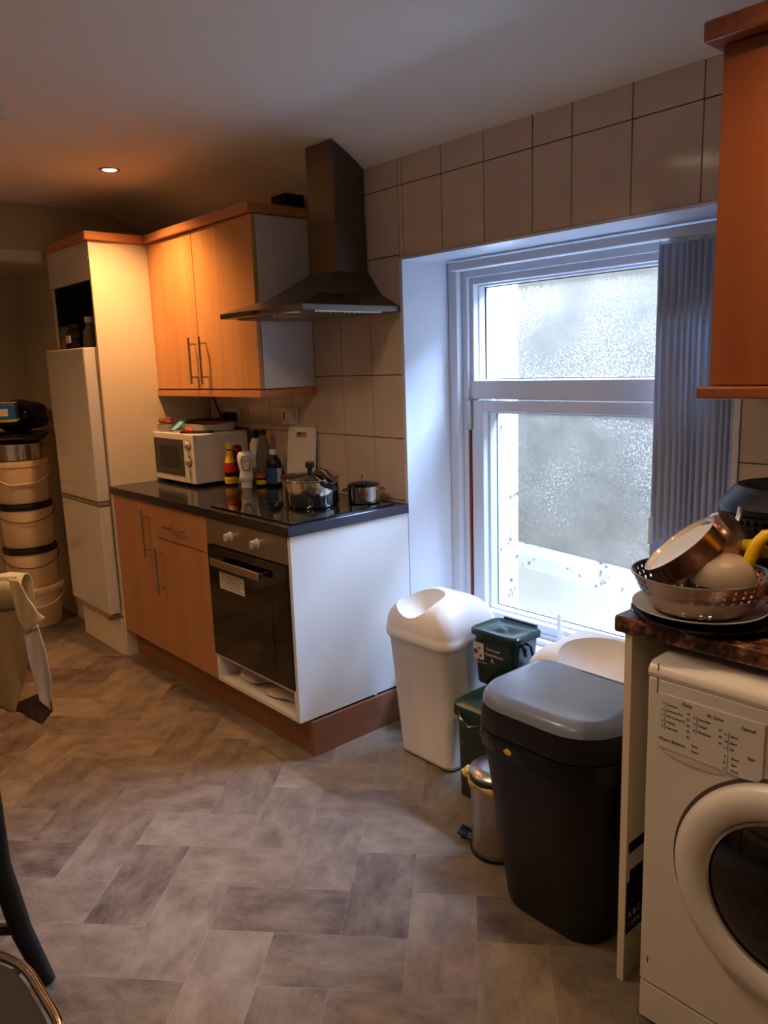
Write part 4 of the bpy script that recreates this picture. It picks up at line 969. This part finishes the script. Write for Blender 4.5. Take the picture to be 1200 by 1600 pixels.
# black ventilated tub
fx, fyy = 1.545, -.192
t = thing('air_fryer_basket', 'large black round basket with vented lid on brown worktop', 'basket', (fx, fyy, WT))
bm = bmesh.new(); n = 96
prof = [(.118, 0), (.122, .004)] + [(.124+.026*(k/18), .010+.0095*k) for k in range(19)]
rings = [[bm.verts.new((fx+r*math.cos(2*pi*k/n), fyy+r*math.sin(2*pi*k/n), WT+.0005+z)) for k in range(n)] for r, z in prof]
for i, (a, b) in enumerate(zip(rings, rings[1:])):
    for k in range(n):
        if i > 3 and i % 2 == 0 and k % 2 == 0 and i < 19 and not (8 < i < 12): continue
        j = (k+1) % n; bm.faces.new((a[k], a[j], b[j], b[k]))
bm.faces.new(rings[0][::-1])
o = finish('basket_wall', bm, 'black', t); s = o.modifiers.new('thick', 'SOLIDIFY'); s.thickness = .002
finish('inner_pot', LA([(.11, .006), (.118, .012), (.136, .17)], c=(fx, fyy, WT+.001), n=48, cap1=False), 'dark', t)
bm = LA([(.150, .184), (.157, .186), (.158, .200), (.152, .208), (.125, .240), (.118, .244), (.112, .240), (.03, .242), (.002, .242)], c=(fx, fyy, WT+.0005), n=72, cap0=True)
ld = finish('vented_lid', bm, 'black', t)
bm = bmesh.new()
for k in range(36):
    a = 2*pi*k/36
    box(bm, .055, .105, -.0022, .0022, 0, .003, mtx=Matrix.Translation((fx, fyy, WT+.2418)) @ Matrix.Rotation(a, 4, 'Z'))
finish('vent_ribs', bm, 'black', ld, smooth=False)

# ------------------------------------------------------------------ bucket stack in the alcove
BXc, BYc = -2.52, -.73
def bucket(z0, z1, label, wide=False, ring=None, handle=True, hz=.06):
    t = thing('plastic_bucket', label, 'bucket', (BXc, BYc, z0), group=None)
    h = z1-z0; r0 = .134; r1 = .146
    prof = [(r0-.004, .001), (r0, .006), (r1-.002, h-.04), (r1-.002, h-.036)]
    finish('bucket_body', LA([(r, z+z0) for r, z in prof], c=(BXc, BYc, 0), n=48), 'bucket', t)
    if wide: lp = [(.146, h-.036), (.160, h-.034), (.162, h-.012), (.155, h-.003), (.02, h-.001)]
    else: lp = [(.146, h-.036), (.151, h-.034), (.152, h-.014), (.148, h-.002), (.02, h-.001)]
    finish('bucket_lid', LA([(r, z+z0) for r, z in lp], c=(BXc, BYc, 0), n=48), 'black' if ring else 'bucket', t, label='black lid' if ring else None)
    if handle:
        d = Vector((.965, -.26, 0)); s = Vector((.26, .965, 0)); b = Vector((BXc, BYc, z1-.045))
        pts = []
        seq = [0, 2, 4, 5, 7, 8, 10, 12] if hz > .08 else range(13)
        for k in seq:
            a = pi*k/12; pts.append(b + s*math.cos(a)*.158 + d*math.sin(a)*.158 - Vector((0, 0, 1))*(min(1, math.sin(a)*1.25) if hz > .08 else math.sin(a))*hz)
        finish('wire_handle', TU(pts, .0032 if ring else .0055, n=6), 'bucket' if not ring else 'ink', t)
        for e in (-1, 1):
            finish('handle_lug', LA([(.010, 0), (.010, .012)], n=12, mtx=frame(b+s*e*.143, s*e, Vector((0, 0, 1)))), 'bucket', t)
    return t
bucket(.002, .250, 'cream bucket with wide lid on the floor, lowest of the stack', wide=True, hz=.07)
bucket(.251, .488, 'cream bucket with black lid, second from floor in the stack', ring=True, hz=.07)
bucket(.489, .748, 'cream bucket with black lid, directly under the topmost bucket', ring=True, hz=.06)
bucket(.749, .996, 'cream bucket with cream lid and handle, topmost of the stack', hz=.055+.03)
t = thing('cooking_pot', 'steel cooking pot with black rim on the topmost bucket', 'pot', (BXc, BYc, .997))
finish('pot_body', LA([(.12, .0), (.128, .004), (.130, .09), (.133, .093), (.127, .09), (.124, .01)], c=(BXc, BYc, .997), n=48), 'chrome', t)
for s in (-1, 1):
    b = Vector((BXc, BYc, 1.072)); e = Vector((.26, .965, 0))*s; f_ = Vector((.965, -.26, 0))
    finish('side_handle', TU([b+e*.128+f_*.03, b+e*.165+f_*.025, b+e*.165-f_*.025, b+e*.128-f_*.03], .007), 'chrome', t)
tag(finish('black_pan', LA([(.10, 0), (.13, .01), (.175, .055), (.178, .06), (.165, .055), (.12, .012), (.01, .01)], c=(BXc, BYc+.01, 1.0915), n=48), 'blackglass'), 'wide black pan resting on the steel pot atop the buckets', 'pan')
tag(finish('rubbish_bag', blob(BXc-.05, BYc+.05, 1.24, .11, .13, .10, 21, amp=.16), 'blackbag'), 'black plastic bag heaped on the bucket stack', 'bag')
bm = bmesh.new(); box(bm, -.08, .08, -.085, .085, 0, .100, mtx=Matrix.Translation((BXc+.12, BYc-.10, 1.228)) @ Matrix.Rotation(1.2, 4, 'Z'))
t = thing('food_packet', 'blue and white food packet with lime edge atop the bucket stack', 'packet', (BXc+.12, BYc-.10, 1.228))
finish('packet_body', bm, 'blue', t, bevel=.012)
bm = bmesh.new(); box(bm, -.083, .083, -.088, .088, -.004, .010, mtx=Matrix.Translation((BXc+.12, BYc-.10, 1.228)) @ Matrix.Rotation(1.2, 4, 'Z'))
finish('lime_edge', bm, mat('lime_plastic', rgb(170, 170, 60), .4), t, bevel=.004)
bm = bmesh.new(); box(bm, -.03, .04, -.0865, -.085, .03, .07, mtx=Matrix.Translation((BXc+.12, BYc-.10, 1.228)) @ Matrix.Rotation(1.2, 4, 'Z'))
box(bm, -.08, .08, -.082, .082, .1005, .102, mtx=Matrix.Translation((BXc+.12, BYc-.10, 1.228)) @ Matrix.Rotation(1.2, 4, 'Z'))
finish('white_patch', bm, 'lab', t, smooth=False)

# ------------------------------------------------------------------ chair with towel at the left edge
foot = Vector((.456, -1.68, 0)); e_ = Vector((-.66, -.75, 0)).normalized(); g_ = Vector((.75, -.66, 0)).normalized()
t = thing('folding_chair', 'black folding chair with chrome hoop at lower left edge', 'chair', (foot.x, foot.y, 0))
finish('rear_leg', TU([foot+Vector((0, 0, .012)), foot+e_*.045+Vector((0, 0, .15)), foot+e_*.078+Vector((0, 0, .33)), foot+e_*.08+Vector((0, 0, .62)), foot+e_*.07+Vector((0, 0, .93))], [.020, .024, .026, .025, .02], n=12), 'black', t)
finish('rear_leg', TU([foot+e_*.46+Vector((0, 0, .012)), foot+e_*.42+Vector((0, 0, .33)), foot+e_*.40+Vector((0, 0, .93))], [.017, .021, .018], n=12), 'black', t)
for k in (.05, .44):
    finish('front_leg', TU([foot+g_*.40+e_*(k+.03)+Vector((0, 0, .012)), foot+g_*.32+e_*(k+.06)+Vector((0, 0, .44))], [.015, .018], n=12), 'black', t)
finish('seat', BX(.08, .42, -.02, .36, .44, .47, mtx=Matrix.Translation(foot) @ Matrix.Rotation(math.atan2(e_.y, e_.x), 4, 'Z')), 'black', t, bevel=.01)
finish('back_rail', TU([foot+e_*.05+Vector((0, 0, .935)), foot+e_*.42+Vector((0, 0, .935))], .02, n=12), 'black', t)
finish('cross_bar', TU([foot+e_*.06+Vector((0, 0, .16)), foot+e_*.44+Vector((0, 0, .16))], .014, n=10), 'black', t)
bm = bmesh.new(); box(bm, .05, .45, .02, .20, .055, .070, mtx=Matrix.Translation(foot) @ Matrix.Rotation(math.atan2(e_.y, e_.x), 4, 'Z'))
finish('foot_plate', bm, 'greypad', t, smooth=False, bevel=.003)
t = thing('chrome_chair', 'dark grey seat with curved chrome tube frame at bottom left corner', 'chair', (.98, -2.05, 0))
bm = bmesh.new(); sp = rr(.24, .215, .19, 10); loft(bm, [[(1.03+x*k, -2.057+y*k, z) for x, y in sp] for k, z in ((.95, .432), (.99, .440), (.99, .450), (.93, .458))])
finish('seat', bm, 'greypad', t)
bm = bmesh.new(); sq = rr(.252, .227, .20, 12); tube(bm, [(1.03+x, -2.057+y, .448) for x, y in sq+sq[:1]], .0085, n=10)
finish('seat_tube', bm, 'chrome', t)
for x, y in ((.86, -1.90), (1.20, -1.90), (.86, -2.21), (1.20, -2.21)):
    finish('leg', TU([(x, y, .44), (x+(x-1.03)*.12, y+(y+2.057)*.12, .012)], .011, n=10), 'chrome', t)

# towel: sheets hanging over the rail end, in the plane of the rail
T0 = Vector((.33, -1.60, 0)); Ev = Vector((.66, .75, 0)).normalized(); Gv = Vector((.75, -.66, 0)).normalized()
def sheet(outline_l, outline_r, off, seed, nz=26, ns=14, amp=.006):
    """left and right edges as (s,z) from top to bottom, lofted with folds"""
    bm = bmesh.new(); rg = random.Random(seed); p1, p2 = rg.uniform(0, 6), rg.uniform(0, 6)
    def samp(pts, t):
        t *= len(pts)-1; i = min(int(t), len(pts)-2); f = t-i
        return (pts[i][0]*(1-f)+pts[i+1][0]*f, pts[i][1]*(1-f)+pts[i+1][1]*f)
    V = []
    for a in range(nz+1):
        t = a/nz; l = samp(outline_l, t); r = samp(outline_r, t); row = []
        for b in range(ns+1):
            u = b/ns; s = l[0]*(1-u)+r[0]*u; z = l[1]*(1-u)+r[1]*u
            d = off + amp*(math.sin(s*95+p1+z*6)+.5*math.sin(s*190+p2-z*9))*(0.3+t)
            row.append(bm.verts.new(T0+Ev*s+Gv*d+Vector((0, 0, z))))
        V.append(row)
    for a in range(nz):
        for b in range(ns): bm.faces.new((V[a][b], V[a][b+1], V[a+1][b+1], V[a+1][b]))
    return bm
tw = thing('towel', 'cream kitchen towel draped over the chair back at left edge', 'towel', (.33, -1.60, .64))
def cl(name, bm, m, lab=None):
    o = finish(name, bm, m, tw, label=lab, ang=180); s = o.modifiers.new('thick', 'SOLIDIFY'); s.thickness = .003; return o
cl('main_drape', sheet([(-.30, 1.0), (-.30, .90), (-.30, .70)], [(.012, 1.005), (.020, .90), (.012, .80), (-.010, .72), (-.030, .665)], .026, 1), 'cloth4')  # shaded part of the towel, darker by its colour
bm = bmesh.new()
# roll of cloth over the rail
secs = []
for k in range(9):
    s = -.30+.322*k/8; ring = []
    for j in range(13):
        a = pi*j/12; ring.append(T0+Ev*s+Gv*(.033*math.cos(a))+Vector((0, 0, .972+.034*math.sin(a)+.003*math.sin(k*2.))))
    ring = [T0+Ev*s+Gv*.034+Vector((0, 0, .93))]+ring+[T0+Ev*s-Gv*.034+Vector((0, 0, .75))]
    secs.append([bm.verts.new(p) for p in ring])
for a, b in zip(secs, secs[1:]):
    for i in range(len(a)-1): bm.faces.new((a[i], a[i+1], b[i+1], b[i]))
cl('top_fold', bm, 'cloth')
cl('corner_flap', sheet([(.0, 1.004), (.004, .955), (.008, .90), (.020, .868)], [(.022, .998), (.040, .955), (.058, .925), (.074, .905)], .040, 5, amp=.004), 'cloth')
cl('under_layer', sheet([(.014, .880), (.018, .80), (.026, .745), (.034, .695)], [(.050, .885), (.060, .82), (.064, .75), (.052, .66), ], .030, 7, amp=.005), 'cloth2')
cl('dark_hem', sheet([(-.028, .685), (-.034, .670), (-.036, .664)], [(.056, .72), (.056, .66), (.030, .628)], .022, 9, amp=.003), 'cloth3', 'dark brown hem')
